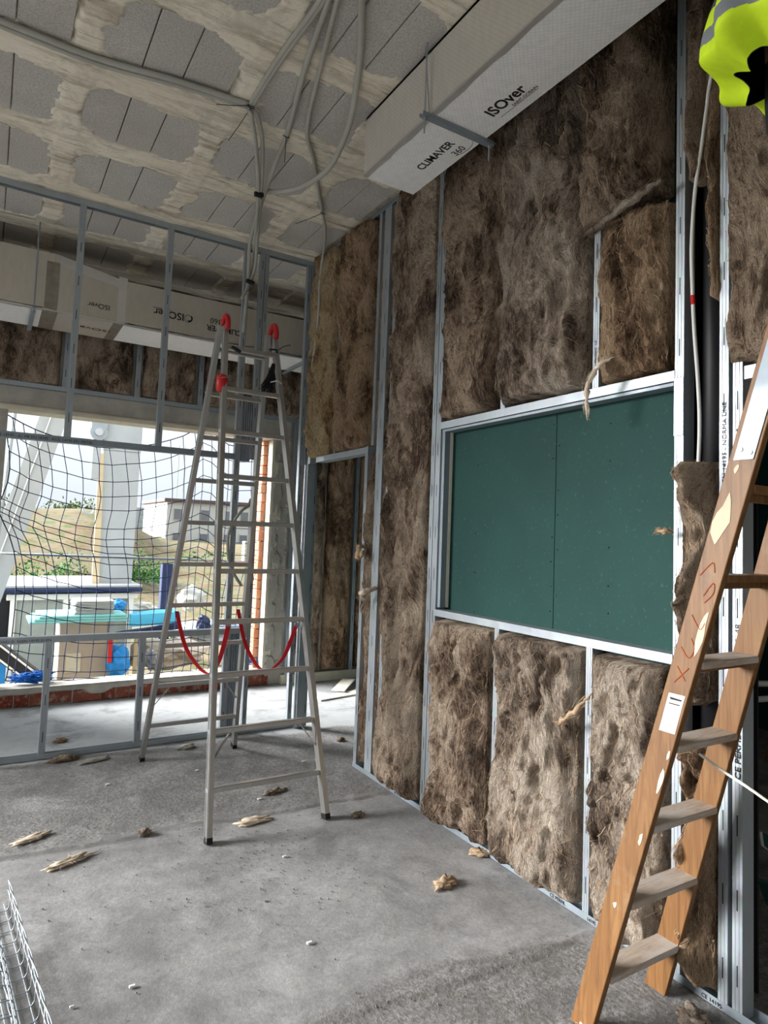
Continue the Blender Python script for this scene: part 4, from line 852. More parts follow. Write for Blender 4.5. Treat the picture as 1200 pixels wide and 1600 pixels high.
MB().cbox((wl(TOPZ)-0.03, wy(TOPZ)-0.12, TOPZ), (wr(TOPZ)+0.03, wy(TOPZ)+0.06, TOPZ+0.03), 0.004).build('top_board', M['wood'], WL)
# hardware and marks on the outer face of the near rail
def onrail(z, dy): return Vector((wl(z)-0.0136, wy(z)+dy, z))
def patch(zs, name, mat, parent, th=0.0008):
    b = MB(); n = len(zs); v = [onrail(z, dy) for z, dy in zs]; v2 = [p-Vector((th, 0, 0)) for p in v]
    b.add(v+v2, [tuple(range(n)), tuple(range(n, 2*n))[::-1]]+[(i, (i+1) % n, (i+1) % n+n, i+n) for i in range(n)]); return b.build(name, mat, parent)
pl = patch([(1.86, -0.034), (1.86, 0.026), (2.30, 0.026), (2.30, -0.034)], 'hinge_plate', M['steel_dark'], WL, 0.003)
for z, dy in ((1.88, -0.02), (1.89, 0.012)): MB().tube([onrail(z, dy), onrail(z, dy)-Vector((0.006, 0, 0))], 0.007, 8).build('screw', M['steel'], pl)
st = patch([(1.035, -0.036), (1.035, 0.020), (1.155, 0.022), (1.155, -0.034)], 'sticker', M['white'], WL)
b = MB()
for i in range(7):
    z = 1.145-i*0.007; a = onrail(z, 0.012)-Vector((0.0012, 0, 0)); c = onrail(z, -0.026)-Vector((0.0012, 0, 0))
    if i in (1, 3): b.bar(a, c, 0.0004, 0.0035)
b.tube([onrail(1.142, 0.014)-Vector((0.001, 0, 0)), onrail(1.140, -0.028)-Vector((0.001, 0, 0))], 0.0022, 4)
for i in range(4): b.tube([onrail(1.066-i*0.006, 0.010)-Vector((0.001, 0, 0)), onrail(1.064-i*0.006, -0.02)-Vector((0.001, 0, 0))], 0.0008, 4)
b.build('sticker_print', M['ink'], st)
r = random.Random(8)
for z0, z1, d0, d1 in ((1.60, 1.76, -0.02, 0.04), (1.28, 1.42, -0.042, -0.012), (0.83, 0.93, -0.043, -0.025), (0.66, 0.71, -0.03, -0.015), (0.44, 0.46, -0.01, 0.01), (1.82, 1.85, 0.0, 0.02), (0.95, 0.985, -0.040, -0.030)):
    n = 12; zc, zr, dc, dr = (z0+z1)/2, (z1-z0)/2, (d0+d1)/2, (d1-d0)/2
    patch([(zc+zr*math.sin(a)*r.uniform(0.65, 1.1), dc+dr*math.cos(a)*r.uniform(0.5, 1.0)) for a in np.linspace(0, 2*PI, n, endpoint=False)], 'plaster_splash', M['splash'], WL)
mk = flat('rust_marker', S(150, 66, 30), 0.8)
for pts in (((1.46, 0.0), (1.50, -0.02), (1.47, -0.03), (1.44, -0.01)), ((1.40, 0.02), (1.36, -0.02), (1.38, -0.03)), ((1.30, 0.025), (1.27, -0.01), (1.30, -0.02), (1.33, 0.0)), ((1.24, 0.02), (1.20, -0.02)), ((1.24, -0.02), (1.19, 0.015)), ((1.52, 0.03), (1.56, 0.0), (1.53, -0.015))):
    MB().tube(bez([onrail(z, dy) for z, dy in pts], 4), 0.0018, 4).build('marker_scrawl', mk, WL)
cb = bez([(1.966, 1.330, 0.948), (1.971, 1.250, 0.916), (1.953, 1.100, 0.880), (2.3, 0.7, 0.55)], 8)
o = MB().tube(cb, 0.0045, 8).build('power_cable', M['gypsum'], None, smooth=True); tag(o, 'thin white cable running from the wooden ladder tread out to the right', 'cable')
# ================================================================ cable bay in the wall
o = MB().tube([(2.385, 1.545, 0.9), (2.385, 1.545, 3.985)], 0.052, 20).build('drain_pipe', M['black'], None, smooth=True); tag(o, 'black drain pipe standing in the dark bay of the stud wall', 'pipe')
ct = thing('power_cable', 'white cable with a red tape mark hanging in the cable bay', 'cable', (2.240, 1.480, 3.406))
MB().tube(bez([(2.1, 1.30, 3.55), (2.220, 1.462, 3.405), (2.240, 1.496, 3.298), (2.250, 1.524, 3.161), (2.260, 1.558, 2.998), (2.260, 1.571, 2.795), (2.260, 1.567, 2.613), (2.260, 1.557, 2.433), (2.260, 1.540, 2.228), (2.270, 1.540, 2.032), (2.29, 1.57, 1.7)], 8), 0.0075, 8).build('cable', M['white'], ct, smooth=True)
c0 = Vector((2.260, 1.566, 2.583)); c1 = Vector((2.260, 1.563, 2.546)); MB().tube([c0, c1], 0.0088, 8).build('red_tape', M['red'], ct)
# ================================================================ wire cable tray
WT = thing('wire_cable_tray', 'galvanised wire mesh cable tray lying on the floor at the lower left corner', 'cable tray', (0.1, 2.6, 0))
def tray(xo, z0, flipz, y0, y1, slope, wires=1):
    # base width 0.15 to the left of the right side wall; long wires and U-shaped cross wires
    H_ = 0.085; b = MB(); sx__ = lambda y: xo+slope*(3.34-y)
    def lw(dx, z, r=0.0026):
        o = MB().tube([(sx__(y)+dx, y, z) for y in np.linspace(y0, y1, 8)], r, 6).build('long_wire', M['steel'], WT, smooth=True)
    zb = z0 if not flipz else z0+H_; zt = z0+H_ if not flipz else z0
    for dx in (-0.012, -0.05, -0.09, -0.13, -0.168): lw(dx, zb)
    for dx in (0.0, -0.18): lw(dx, zt+0.002); lw(dx, (zt+zb)/2+0.01)
    y = y0+0.04
    while y < y1:
        X = sx__(y); s_ = 1 if zt > zb else -1
        pts = [(X, y, zt), (X, y, zb+s_*0.018), (X-0.008, y, zb+s_*0.004), (X-0.02, y, zb), (X-0.16, y, zb), (X-0.172, y, zb+s_*0.004), (X-0.18, y, zb+s_*0.018), (X-0.18, y, zt)]
        MB().tube(pts, 0.0024, 6).build('cross_wire', M['steel'], WT, smooth=True)
        # twisted top edge
        y += 0.085
    b = MB()
    for ph in (0, PI): b.tube([(sx__(y)+0.0035*math.cos((y*24)+ph), y, zt+0.006+0.0035*math.sin((y*24)+ph)) for y in np.linspace(y0, y1, 160)], 0.0022, 5)
    b.build('twisted_edge', M['steel'], WT, smooth=True)
tray(0.185, 0.004, False, 1.3, 3.36, 0.083)
tray(0.118, 0.012, True, 1.3, 3.02, 0.075)
# ================================================================ safety net and guard tube in the window
def net():
    t = thing('safety_net', 'dark blue knotted safety net stretched across the window opening', 'net', (1.3, 7.05, 0.2))
    NY = 7.04
    Lp = [(0.054, 7.040, 2.615), (0.130, 7.040, 2.291), (0.147, 7.040, 2.029), (0.094, 7.040, 1.794), (0.090, 7.040, 1.707), (0.182, 7.040, 1.510), (0.253, 7.040, 1.251), (0.271, 7.040, 0.906), (0.264, 7.040, 0.563), (0.253, 7.040, 0.281), (0.239, 7.040, 0.203)]
    Rp = [(2.626, 7.040, 2.634), (2.635, 7.040, 2.334), (2.657, 7.040, 2.051), (2.657, 7.040, 1.626), (2.678, 7.040, 1.359), (2.613, 7.040, 1.204), (2.562, 7.040, 0.927), (2.548, 7.040, 0.652), (2.533, 7.040, 0.378), (2.544, 7.040, 0.173), (2.491, 7.040, 0.109)]
    Tp = [(0.054, 7.040, 2.615), (0.246, 7.040, 2.516), (0.458, 7.040, 2.445), (0.789, 7.040, 2.377), (1.074, 7.040, 2.388), (1.370, 7.040, 2.457), (1.678, 7.040, 2.584), (1.881, 7.040, 2.709), (2.080, 7.040, 2.547), (2.361, 7.040, 2.528), (2.626, 7.040, 2.634)]
    Bp = [(0.239, 7.040, 0.203), (0.500, 7.040, 0.187), (0.818, 7.040, 0.166), (1.268, 7.040, 0.154), (1.629, 7.040, 0.150), (1.882, 7.040, 0.143), (2.079, 7.040, 0.134), (2.491, 7.040, 0.109)]
    def cv(P_, n): 
        Q = bez(P_, 10); m_ = len(Q)-1; return [Q[min(m_, int(round(i*m_/(n-1))))] for i in range(n)]
    NU, NV = 23, 19; l = cv(Lp, NV); r_ = cv(Rp, NV); tp = cv(Tp, NU); bt = cv(Bp, NU); r = random.Random(4)
    G = [[None]*NV for _ in range(NU)]
    for i in range(NU):
        u = i/(NU-1)
        for j in range(NV):
            v = j/(NV-1)
            p = l[j]*(1-u)+r_[j]*u+tp[i]*(1-v)+bt[i]*v-(tp[0]*(1-u)*(1-v)+tp[-1]*u*(1-v)+bt[0]*(1-u)*v+bt[-1]*u*v)
            p = p.copy(); p.y = NY+0.10*math.sin(PI*u)*math.sin(PI*v)+0.01*r.uniform(-1, 1)
            if 0 < i < NU-1 and 0 < j < NV-1: p += Vector((r.uniform(-1, 1)*0.007, 0, r.uniform(-1, 1)*0.007-0.03*math.sin(PI*u)*math.sin(PI*v)))
            G[i][j] = p
    b = MB()
    for i in range(1, NU-1): b.tube(G[i], 0.0040, 5)
    for j in range(1, NV-1):
        b.tube([G[i][j]+Vector((0, 0, 0.006*(i % 2))) for i in range(NU)], 0.0040, 5)
    b.build('mesh_cords', M['netc'], t, kind='stuff', smooth=True)
    b = MB()
    for i in range(1, NU-1):
        for j in range(1, NV-1):
            p = G[i][j]; s_ = 0.006; b.add([p+Vector(q)*s_ for q in ((1,0,0),(-1,0,0),(0,1,0),(0,-1,0),(0,0,1),(0,0,-1))], [(0,2,4),(2,1,4),(1,3,4),(3,0,4),(2,0,5),(1,2,5),(3,1,5),(0,3,5)])
    b.build('knots', M['netc'], t, kind='stuff')
    b = MB(); b.tube([G[i][0] for i in range(NU)], 0.005, 6); b.tube([G[i][-1] for i in range(NU)], 0.005, 6); b.tube(G[0], 0.005, 6); b.tube(G[-1], 0.005, 6); b.build('edge_rope', M['netc'], t, smooth=True)
    b = MB(); c = Vector((0.42, 7.0, 0.19))
    for k in range(34):
        P_ = [c+Vector((r.uniform(-0.17, 0.22), r.uniform(-0.05, 0.05), r.uniform(-0.015, 0.07)*(1.2))) for _ in range(4)]; b.tube(bez(P_, 4), 0.0035, 5)
    b.build('bunched_cords', M['bluecord'], t, kind='stuff', smooth=True)
    b = MB(); c = Vector((2.52, 7.0, 0.19))
    for k in range(16):
        P_ = [c+Vector((r.uniform(-0.12, 0.05), r.uniform(-0.04, 0.04), r.uniform(0, 0.08))) for _ in range(4)]; b.tube(bez(P_, 4), 0.003, 5)
    b.build('bunched_cords', M['bluecord'], t, kind='stuff', smooth=True)
M['netc'] = flat('net_cord', S(34, 42, 74), 0.8, 0, 0.1); M['bluecord'] = flat('blue_cord', S(30, 110, 190), 0.8, 0, 0.15)
net()
o = MB().tube([(-0.6, 7.16, (0.125, 7.160, 1.349)[2]), (2.9, 7.16, (2.543, 7.160, 1.260)[2]+0.01)], 0.012, 10).build('guard_rail', M['steel'], None, smooth=True); tag(o, 'thin steel guard tube running across the window behind the net', 'rail')
# ================================================================ worker on the wooden ladder
def worker():
    t = thing('person', 'person in black trousers and yellow-and-grey reflective jacket, cut off by the top right corner', 'person', (1.95, 1.0, 2.05))
    J = {'pel': (1.90, 0.93, 2.93), 'che': (1.88, 0.93, 3.28), 'nec': (1.88, 0.95, 3.48), 'hed': (1.88, 0.97, 3.62), 'top': (1.88, 0.97, 3.72),
         'lh': (1.84, 0.94, 2.86), 'lk': (1.97, 0.97, 2.46), 'la': (1.96, 0.98, 2.13), 'lt': (1.96, 1.11, 2.085), 'rh': (2.00, 0.94, 2.86), 'rk': (2.10, 0.97, 2.46), 'ra': (2.08, 0.98, 2.13), 'rt': (2.08, 1.11, 2.085),
         'ls': (1.72, 0.94, 3.40), 'le': (1.62, 1.10, 3.60), 'lw': (1.68, 1.30, 3.78), 'rs': (2.06, 0.94, 3.40), 're': (2.18, 1.05, 3.55), 'rw': (2.12, 1.22, 3.75)}
    E_ = [('pel', 'che'), ('che', 'nec'), ('nec', 'hed'), ('hed', 'top'), ('pel', 'lh'), ('lh', 'lk'), ('lk', 'la'), ('la', 'lt'), ('pel', 'rh'), ('rh', 'rk'), ('rk', 'ra'), ('ra', 'rt'), ('che', 'ls'), ('ls', 'le'), ('le', 'lw'), ('che', 'rs'), ('rs', 're'), ('re', 'rw')]
    R_ = {'pel': .13, 'che': .14, 'nec': .06, 'hed': .09, 'top': .07, 'lh': .10, 'lk': .07, 'la': .055, 'lt': .045, 'rh': .10, 'rk': .07, 'ra': .055, 'rt': .045, 'ls': .07, 'le': .05, 'lw': .035, 'rs': .07, 're': .05, 'rw': .035}
    ks = list(J); me = bpy.data.meshes.new('body'); me.from_pydata([J[k] for k in ks], [(ks.index(a), ks.index(b)) for a, b in E_], [])
    tmp = bpy.data.objects.new('body_tmp', me); C.objects.link(tmp); sk = tmp.modifiers.new('skin', 'SKIN'); ss = tmp.modifiers.new('sub', 'SUBSURF'); ss.levels = 2
    for i, k in enumerate(ks): me.skin_vertices[0].data[i].radius = (R_[k], R_[k]); me.skin_vertices[0].data[i].use_root = (k == 'pel')
    dg = bpy.context.evaluated_depsgraph_get(); m2 = bpy.data.meshes.new_from_object(tmp.evaluated_get(dg)); bpy.data.objects.remove(tmp)
    m2.name = 'body'; m2.materials.clear()
    for k in ('skin', 'trouser', 'boot'): m2.materials.append(M[k])
    for p in m2.polygons:
        z = p.center.z; p.material_index = 2 if z < 2.17 else (1 if z < 3.0 else 0); p.use_smooth = True
    o = bpy.data.objects.new('body', m2); C.objects.link(o); par(o, t)
    for s_, wpt in ((-1, J['lw']), (1, J['rw'])):
        b = MB(); c = Vector(wpt); b.tube([c, c+Vector((0, 0.03, 0.05)), c+Vector((0, 0.045, 0.08))], [0.03, 0.038, 0.028], 8)
        for k in range(4): b.tube([c+Vector(((k-1.5)*0.018, 0.04, 0.075)), c+Vector(((k-1.5)*0.019, 0.055, 0.11)), c+Vector(((k-1.5)*0.018, 0.05, 0.135-0.006*abs(k-1.4)))], [0.010, 0.009, 0.007], 6)
        b.tube([c+Vector((-s_*0.03, 0.03, 0.03)), c+Vector((-s_*0.055, 0.045, 0.06)), c+Vector((-s_*0.055, 0.05, 0.09))], [0.012, 0.010, 0.008], 6); b.build('hand', M['skin'], t, smooth=True)
    h = Vector(J['hed']); bm = bmesh.new(); bmesh.ops.create_uvsphere(bm, u_segments=20, v_segments=12, radius=0.115)
    bmesh.ops.delete(bm, geom=[v for v in bm.verts if v.co.z < -0.01], context='VERTS'); b = MB(); bm.verts.index_update(); b.add([(h+Vector((v.co.x, v.co.y*1.15, v.co.z+0.03)))[:] for v in bm.verts], [[v.index for v in f.verts] for f in bm.faces]); bm.free(); b.build('helmet', M['white'], t, smooth=True)
    b = MB(); 
    for sx__ in (-0.03, 0.03): b.tube([h+Vector((sx__, 0.084, 0.0)), h+Vector((sx__, 0.094, 0.0))], 0.010, 8)
    b.tube([h+Vector((-0.02, 0.085, -0.055)), h+Vector((0.02, 0.085, -0.055))], 0.005, 6); b.build('face_features', M['black'], t)
    MB().tube([h+Vector((0, 0.080, 0.0)), h+Vector((0, 0.105, -0.025)), h+Vector((0, 0.085, -0.032))], [0.008, 0.014, 0.006], 8).build('nose', M['skin'], t, smooth=True)
    # jacket: a loose shell with coloured zones, open and hanging forward on the left
    NT, NH = 160, 150; b = MB(); P_ = np.zeros((NT+1, NH, 3)); 
    for i in range(NT+1):
        a = 2*PI*i/NT
        for j in range(NH):
            s_ = j/(NH-1); z = 2.875+0.66*s_
            flare = (1.0-0.30*sstep(0.15, 1.0, s_))*(0.45+0.55*float(sstep(-0.04, 0.09, s_)))
            fold = 0.016*math.sin(a*9+2*s_)*(1-s_)+0.02*float(fbm(a*2.5, s_*5, 5)-0.5)
            rx, ry = (0.27*flare+fold), (0.20*flare+fold)
            cx = 1.775+0.10*s_ ; cy = 0.93
            P_[i, j] = (cx+rx*math.cos(a), cy+ry*math.sin(a), z+0.016*math.sin(a*6+1)*(1-s_)**3+0.03*(1-s_)*(1-math.cos(a+0.5))*0.5)
    b.grid(P_, flip=False)
    mi = []
    for i in range(NT):
        a = 2*PI*(i+0.5)/NT
        for j in range(NH-1):
            h_ = 0.66*j/(NH-1)
            # panels: hem band, reflective band, second band, dark body
            da = (a-math.radians(290)+PI) % (2*PI)-PI; sk = 0.018*math.sin(a*2+0.6)
            h2 = h_+sk
            k = 0 if h2 < 0.075 else (1 if h2 < 0.125 else (0 if h2 < 0.195 else 2))
            if abs(da) < 0.62 and 0.03+0.02*da < h_ < 0.105: k = 3
            if 0.0 < da < 1.3 and h_ >= 0.105: k = 1 if (h_-0.22*da) % 0.15 < 0.06 else 0
            mi.append(k)
    b.m = mi
    # inner lining
    Q = P_.copy(); Q[:, :, 0] = 1.72+(Q[:, :, 0]-1.72)*0.97; Q[:, :, 1] = 0.93+(Q[:, :, 1]-0.93)*0.97
    n0 = len(b.f); b.grid(Q, mi=3, flip=True)
    b.build('jacket', [M['hivis'], M['reflect'], M['grey_cloth'], M['trouser']], t, smooth=True)
    for s_, a_, e_, w_ in ((-1, J['ls'], J['le'], J['lw']), (1, J['rs'], J['re'], J['rw'])):
        a_, e_, w_ = map(Vector, (a_, e_, w_)); MB().tube(bez([a_, e_, w_-(w_-e_)*0.15], 5), [0.085-0.0035*k for k in range(11)], 12).build('sleeve', M['hivis'], t, smooth=True)
M['skin'] = flat('skin', S(196, 150, 122), 0.6, 0, 0.05); M['trouser'] = flat('black_cloth', S(34, 34, 38), 0.9, 0, 0.25, 12); M['boot'] = flat('brown_boot', S(70, 50, 36), 0.7)
M['hivis'] = flat('high_visibility_yellow', S(204, 236, 40), 0.7, 0, 0.14, 8); M['reflect'] = flat('grey_reflective_band', S(128, 134, 140), 0.5, 0.1, 0.08); M['grey_cloth'] = flat('dark_grey_cloth', S(74, 76, 82), 0.9, 0, 0.12)
worker()
# ================================================================ dark room beyond the right doorway
for k, (p, q, lab) in enumerate((((4.6, 2.95, 0.62), (5.6, 2.6, 0.60), 'white stick lying across trestles in the dark room, upper'), ((4.6, 2.90, 0.50), (5.6, 2.55, 0.54), 'white stick lying across trestles in the dark room, lower'))):
    o = MB().tube([p, q], 0.022, 10).build('white_pipe', M['white'], None, smooth=True); tag(o, lab, 'pipe')
t = thing('trestle', 'low trestle carrying the white sticks in the dark room', 'trestle', (5.3, 2.7, 0))
MB().bar((5.3, 2.45, 0.50), (5.3, 2.95, 0.50), 0.05, 0.05).build('beam', M['wood'], t)
for y in (2.5, 2.9):
    for s_ in (-0.15, 0.15): MB().bar((5.3, y, 0.48), (5.3+s_, y, 0.0), 0.03, 0.03, (0, 1, 0)).build('leg', M['wood'], t)
def offcut(pts, lab):
    b = MB(); n = len(pts); c = [Vector(p) for p in pts]; nr = (c[1]-c[0]).cross(c[2]-c[0]).normalized()*0.0125
    b.add(c+[p+nr for p in c], [tuple(range(n)), tuple(range(n, 2*n))[::-1]]+[(i, (i+1) % n, (i+1) % n+n, i+n) for i in range(n)], 0); b.m[2:] = [1]*n if len(b.m) == n+2 else b.m[2:]
    o = b.build('board_offcut', [M['green'], M['gypsum']], None); tag(o, lab, 'offcut'); return o
offcut([(2.751, 1.600, 0.268), (2.801, 1.500, 0.262), (2.706, 1.450, 0.129), (2.644, 1.500, 0.236)], 'green board offcut leaning in the dark room, pale cut edge toward the door')
offcut([(2.973, 1.700, 0.364), (3.176, 1.700, 0.252), (3.138, 1.680, 0.199), (2.988, 1.700, 0.301)], 'small white-edged board piece above the green offcut in the dark room')
# ================================================================ outside
def terrain():
    xs = np.linspace(-40, 140, 200); ys = np.concatenate([np.linspace(7.25, 60, 150), np.linspace(62, 400, 30)])
    X, Y = np.meshgrid(xs, ys, indexing='ij')
    ramp = sstep(20, 38, Y); top = 2.5-1.9*sstep(5.0, 9.5, X*40/np.maximum(Y, 1)); top = np.where(Y > 44, np.minimum(top, 2.5-1.6*sstep(44, 60, Y)), top)
    h = -1.0+ramp*(top+1.0)+0.5*(fbm(X*0.25, Y*0.25, 3)-0.5)*ramp+0.12*(fbm(X*1.2, Y*1.2, 4)-0.5)
    o = MB().grid(np.stack([X, Y, h], -1)).build('ground', M['ground'], None, smooth=True); o['kind'] = 'structure'
def _ground():
    k = NM('dry_ground', 0.95, 0, 0.1); n = k.noise(0.35, 6, 0.65); n2 = k.noise(2.5, 6, 0.7); n3 = k.noise(12, 4)
    a = k.ramp(n, [(0.38, S(98, 95, 84)), (0.5, S(110, 98, 78)), (0.62, S(92, 74, 56))]); a = k.mix(k.ramp(n2, [(0.5, 0.0), (0.6, 0.8)]), a, S(62, 86, 42)); a = k.mix(k.ramp(n3, [(0.3, 0.5), (0.5, 0.0)]), a, S(120, 104, 84)); k.col(a); return k.m
M['ground'] = _ground(); M['leaf'] = flat('leaf_green', S(58, 104, 40), 0.8, 0, 0.4, 3); M['leaf_d'] = flat('olive_leaf', S(96, 110, 72), 0.8, 0, 0.35, 3)
terrain()
def shrub(x, y, z, rx, rz, n, label, mat, seed, group='shrubs on the site'):
    t = thing('shrub', label, 'shrub', (x, y, z), group); r = random.Random(seed); b = MB()
    for i in range(n):
        u = r.uniform(0, 2*PI); v = r.uniform(0, 1)**0.5; ph = math.acos(r.uniform(-0.2, 1)); rr = r.uniform(0.6, 1.0)*(1+0.25*math.sin(u*3+seed))
        p = Vector((x+rx*rr*math.sin(ph)*math.cos(u), y+rx*0.7*rr*math.sin(ph)*math.sin(u), z+rz*rr*math.cos(ph)*(0.8+0.3*math.sin(u*5))))
        s_ = rx*0.06*r.uniform(0.6, 1.4); a = Vector((r.uniform(-1, 1), r.uniform(-1, 1), r.uniform(-1, 1))).normalized()*s_; c = a.orthogonal().normalized()*s_*0.6; e = a.cross(c).normalized()*s_*0.12
        b.add([p+a, p+c, p-a, p-c, p+e], [(0, 1, 4), (1, 2, 4), (2, 3, 4), (3, 0, 4), (3, 2, 1, 0)])
    b.build('foliage', M[mat], t, kind='stuff')
    b = MB()
    for k in range(5): b.tube([(x, y, z-0.3), (x+r.uniform(-.4, .4)*rx, y, z+rz*0.5)], rx*0.025, 5)
    b.build('stems', M['ground'], t)
for a in ((1.6, 25, -0.55, 1.0, 1.0, 700, 'low green shrub on the bank, left of the concrete mast', 'leaf', 1), (2.6, 26, -0.6, 0.9, 1.3, 700, 'green shrub on the bank close left of the concrete mast', 'leaf', 2),
          (4.5, 26, -0.2, 1.1, 1.25, 900, 'bright green shrub right of the concrete mast', 'leaf', 3), (5.6, 27, -0.4, 0.8, 0.7, 500, 'small green shrub farther right of the mast', 'leaf', 4),
          (0.6, 37, 1.6, 2.0, 1.3, 600, 'olive shrub on the skyline at the far left', 'leaf_d', 5), (4.4, 42, 2.5, 1.6, 0.7, 500, 'olive bush on the hilltop left of the mast', 'leaf_d', 6),
          (9.0, 34, 0.0, 2.0, 0.5, 500, 'flat green grass clump below the white building', 'leaf', 7), (9.5, 21, -1.0, 1.6, 0.25, 400, 'yellow-green grass patch right of the blue post', 'leaf', 8), (3.4, 15.5, -0.95, 0.7, 0.2, 300, 'yellow-green grass patch past the sill at centre', 'leaf', 9)): shrub(*a)
M['concrete_l'] = flat('light_concrete', S(160, 165, 168), 0.8, 0, 0.1, 2); M['beige'] = flat('beige_panel', S(178, 164, 148), 0.7, 0, 0.05); M['greyp'] = flat('grey_panel', S(150, 158, 152), 0.6, 0, 0.08)
M['teal'] = flat('teal_foam_board', S(120, 184, 184), 0.7, 0, 0.06); M['cyan'] = flat('cyan_sheet', S(84, 184, 220), 0.6, 0, 0.08); M['navy'] = flat('navy_profile', S(30, 42, 74), 0.5, 0, 0.15); M['blue'] = flat('blue_tarpaulin', S(40, 130, 200), 0.6, 0, 0.2)
M['tan'] = flat('tan_timber', S(190, 172, 140), 0.7, 0, 0.1); M['roofd'] = flat('dark_roof', S(92, 78, 78), 0.7); M['bwhite'] = flat('white_render', S(186, 186, 180), 0.8, 0, 0.05); M['pane'] = flat('window_dark', S(110, 112, 116), 0.3, 0, 0.1); M['bgreen'] = flat('green_tarp', S(90, 190, 120), 0.7); M['orange'] = flat('orange_plastic', S(224, 110, 40), 0.6)
# mast with a pinned head, and a slanting boom
t = thing('concrete_mast', 'tall pale mast with a pinned steel head standing outside the window', 'mast', (1.6, 11, -1))
b = MB(); b.add([(1.50, 10.8, -1), (1.90, 10.8, -1), (1.92, 10.8, 2.75), (1.40, 10.8, 2.75), (1.50, 11.2, -1), (1.90, 11.2, -1), (1.92, 11.2, 2.75), (1.40, 11.2, 2.75)], [(0, 1, 2, 3), (7, 6, 5, 4), (3, 2, 6, 7), (4, 5, 1, 0), (0, 3, 7, 4), (1, 5, 6, 2)]); b.build('shaft', M['concrete_l'], t)
MB().cbox((1.38, 10.8, 2.75), (1.93, 11.2, 4.6), 0.02).build('head', M['concrete_l'], t)
b = MB(); b.add([(1.37, 10.74, -1), (1.50, 10.74, -1), (1.40, 10.74, 2.7), (1.34, 10.74, 2.7), (1.37, 10.79, -1), (1.50, 10.79, -1), (1.40, 10.79, 2.7), (1.34, 10.79, 2.7)], [(0, 1, 2, 3), (7, 6, 5, 4), (3, 2, 6, 7), (0, 3, 7, 4), (1, 5, 6, 2)]); b.build('edge_board', M['tan'], t)
MB().tube([(1.31, 10.7, 3.0), (1.31, 10.85, 3.0)], 0.12, 20).build('pin_plate', M['steel_dark'], t); MB().tube([(1.31, 10.66, 3.0), (1.31, 10.7, 3.0)], 0.055, 14).build('pin', M['steel'], t)
MB().cbox((1.20, 10.72, 3.05), (1.44, 10.86, 3.5), 0.01).build('bracket', M['steel_dark'], t)
MB().cbox((1.23, 10.72, 2.3), (1.36, 10.8, 3.0), 0.02).build('lug', M['concrete_l'], t)
MB().tube([(1.20+0.07*math.cos(a)+0.05, 10.76, 1.86+0.07*math.sin(a)) for a in np.linspace(0, 2*PI, 16)], 0.012, 6).build('ring', M['steel_dark'], t)
t = thing('slanting_prop', 'wide pale steel prop slanting down to the left outside the window', 'prop', (0.3, 9.5, 0))
d0, d1 = Vector((0.123, 9.500, 0.936)), Vector((0.643, 9.500, 3.029)); dv = (d1-d0); a0, a1 = d0-dv*0.9, d1+dv*0.6
MB().bar(a0, a1, 0.06, 0.30, (1, 0, 0)).build('beam', M['concrete_l'], t); MB().bar(a0+Vector((-0.03, -0.045, 0)), a1+Vector((-0.03, -0.045, 0)), 0.03, 0.012, (1, 0, 0)).build('seam', M['white'], t)
o = MB().tube([(0.180, 9.000, 3.238), (0.200, 9.000, 2.938), (0.140, 9.000, 1.738), (0.070, 9.000, 0.289)], 0.02, 8).build('slender_pole', M['steel_dark'], None); tag(o, 'slender leaning pole outside at the far left of the window', 'pole')
# site cabin
t = thing('site_cabin', 'white-framed grey site cabin with a dark flat roof outside at left', 'cabin', (0.9, 11, -1))
MB().box((0.35, 10.56, -1.0), (1.9, 12.4, 0.62)).build('body', M['greyp'], t)
for x in (0.35, 0.98, 1.83): MB().cbox((x, 10.5, -1.0), (x+0.07, 10.57, 0.64), 0.005).build('frame_post', M['white'], t)
MB().cbox((0.3, 10.49, 0.58), (1.95, 10.57, 0.66), 0.005).build('frame_rail', M['white'], t); MB().cbox((0.1, 10.4, 0.68), (2.0, 12.5, 0.74), 0.01).build('roof', M['navy'], t)
MB().cbox((0.1, 10.45, 0.745), (2.0, 12.5, 0.78), 0.005).build('roof_sheet', M['concrete_l'], t)
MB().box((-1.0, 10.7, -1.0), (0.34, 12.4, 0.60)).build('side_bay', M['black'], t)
t = thing('beige_cabinet', 'beige panelled cabinet in front of the site cabin', 'cabinet', (1.1, 9.5, -1))
MB().cbox((0.86, 9.4, -1.0), (1.42, 9.9, 0.44), 0.01).build('body', M['beige'], t); MB().cbox((1.42, 9.38, -1.0), (1.50, 9.9, 0.44), 0.005).build('corner_post', M['concrete_l'], t); MB().cbox((0.95, 9.385, -0.22), (1.12, 9.40, 0.02), 0.003).build('plate', M['cream'], t)
t = thing('insulation_boards', 'stack of pale teal foam boards laid flat on the cabinet', 'boards', (1.1, 9.3, 0.45), None)
for k in range(3): MB().cbox((0.50+0.05*k, 9.0, 0.445+0.03*k), (1.60-0.02*k, 9.7, 0.472+0.03*k), 0.006).build('foam_board', M['teal'], t)
t = thing('glass_stack', 'low stack of pale panes on the teal foam boards', 'stack', (1.2, 9.3, 0.54))
for k in range(9): MB().box((0.97+0.01*(k % 3), 9.05, 0.537+0.018*k), (1.42-0.008*(k % 2), 9.55, 0.549+0.018*k)).build('pane', M['concrete_l'] if k % 2 else M['greyp'], t)
o = MB().bar((1.858, 10.600, 0.272), (2.552, 10.600, 0.296), 0.5, 0.17).build('cyan_sheet', M['cyan'], None); tag(o, 'long bright cyan sheet lying beyond the foam boards', 'sheet')
t = thing('long_profiles', 'bundle of navy blue profiles lying below the cyan sheet', 'profiles', (1.931, 10.000, 0.181))
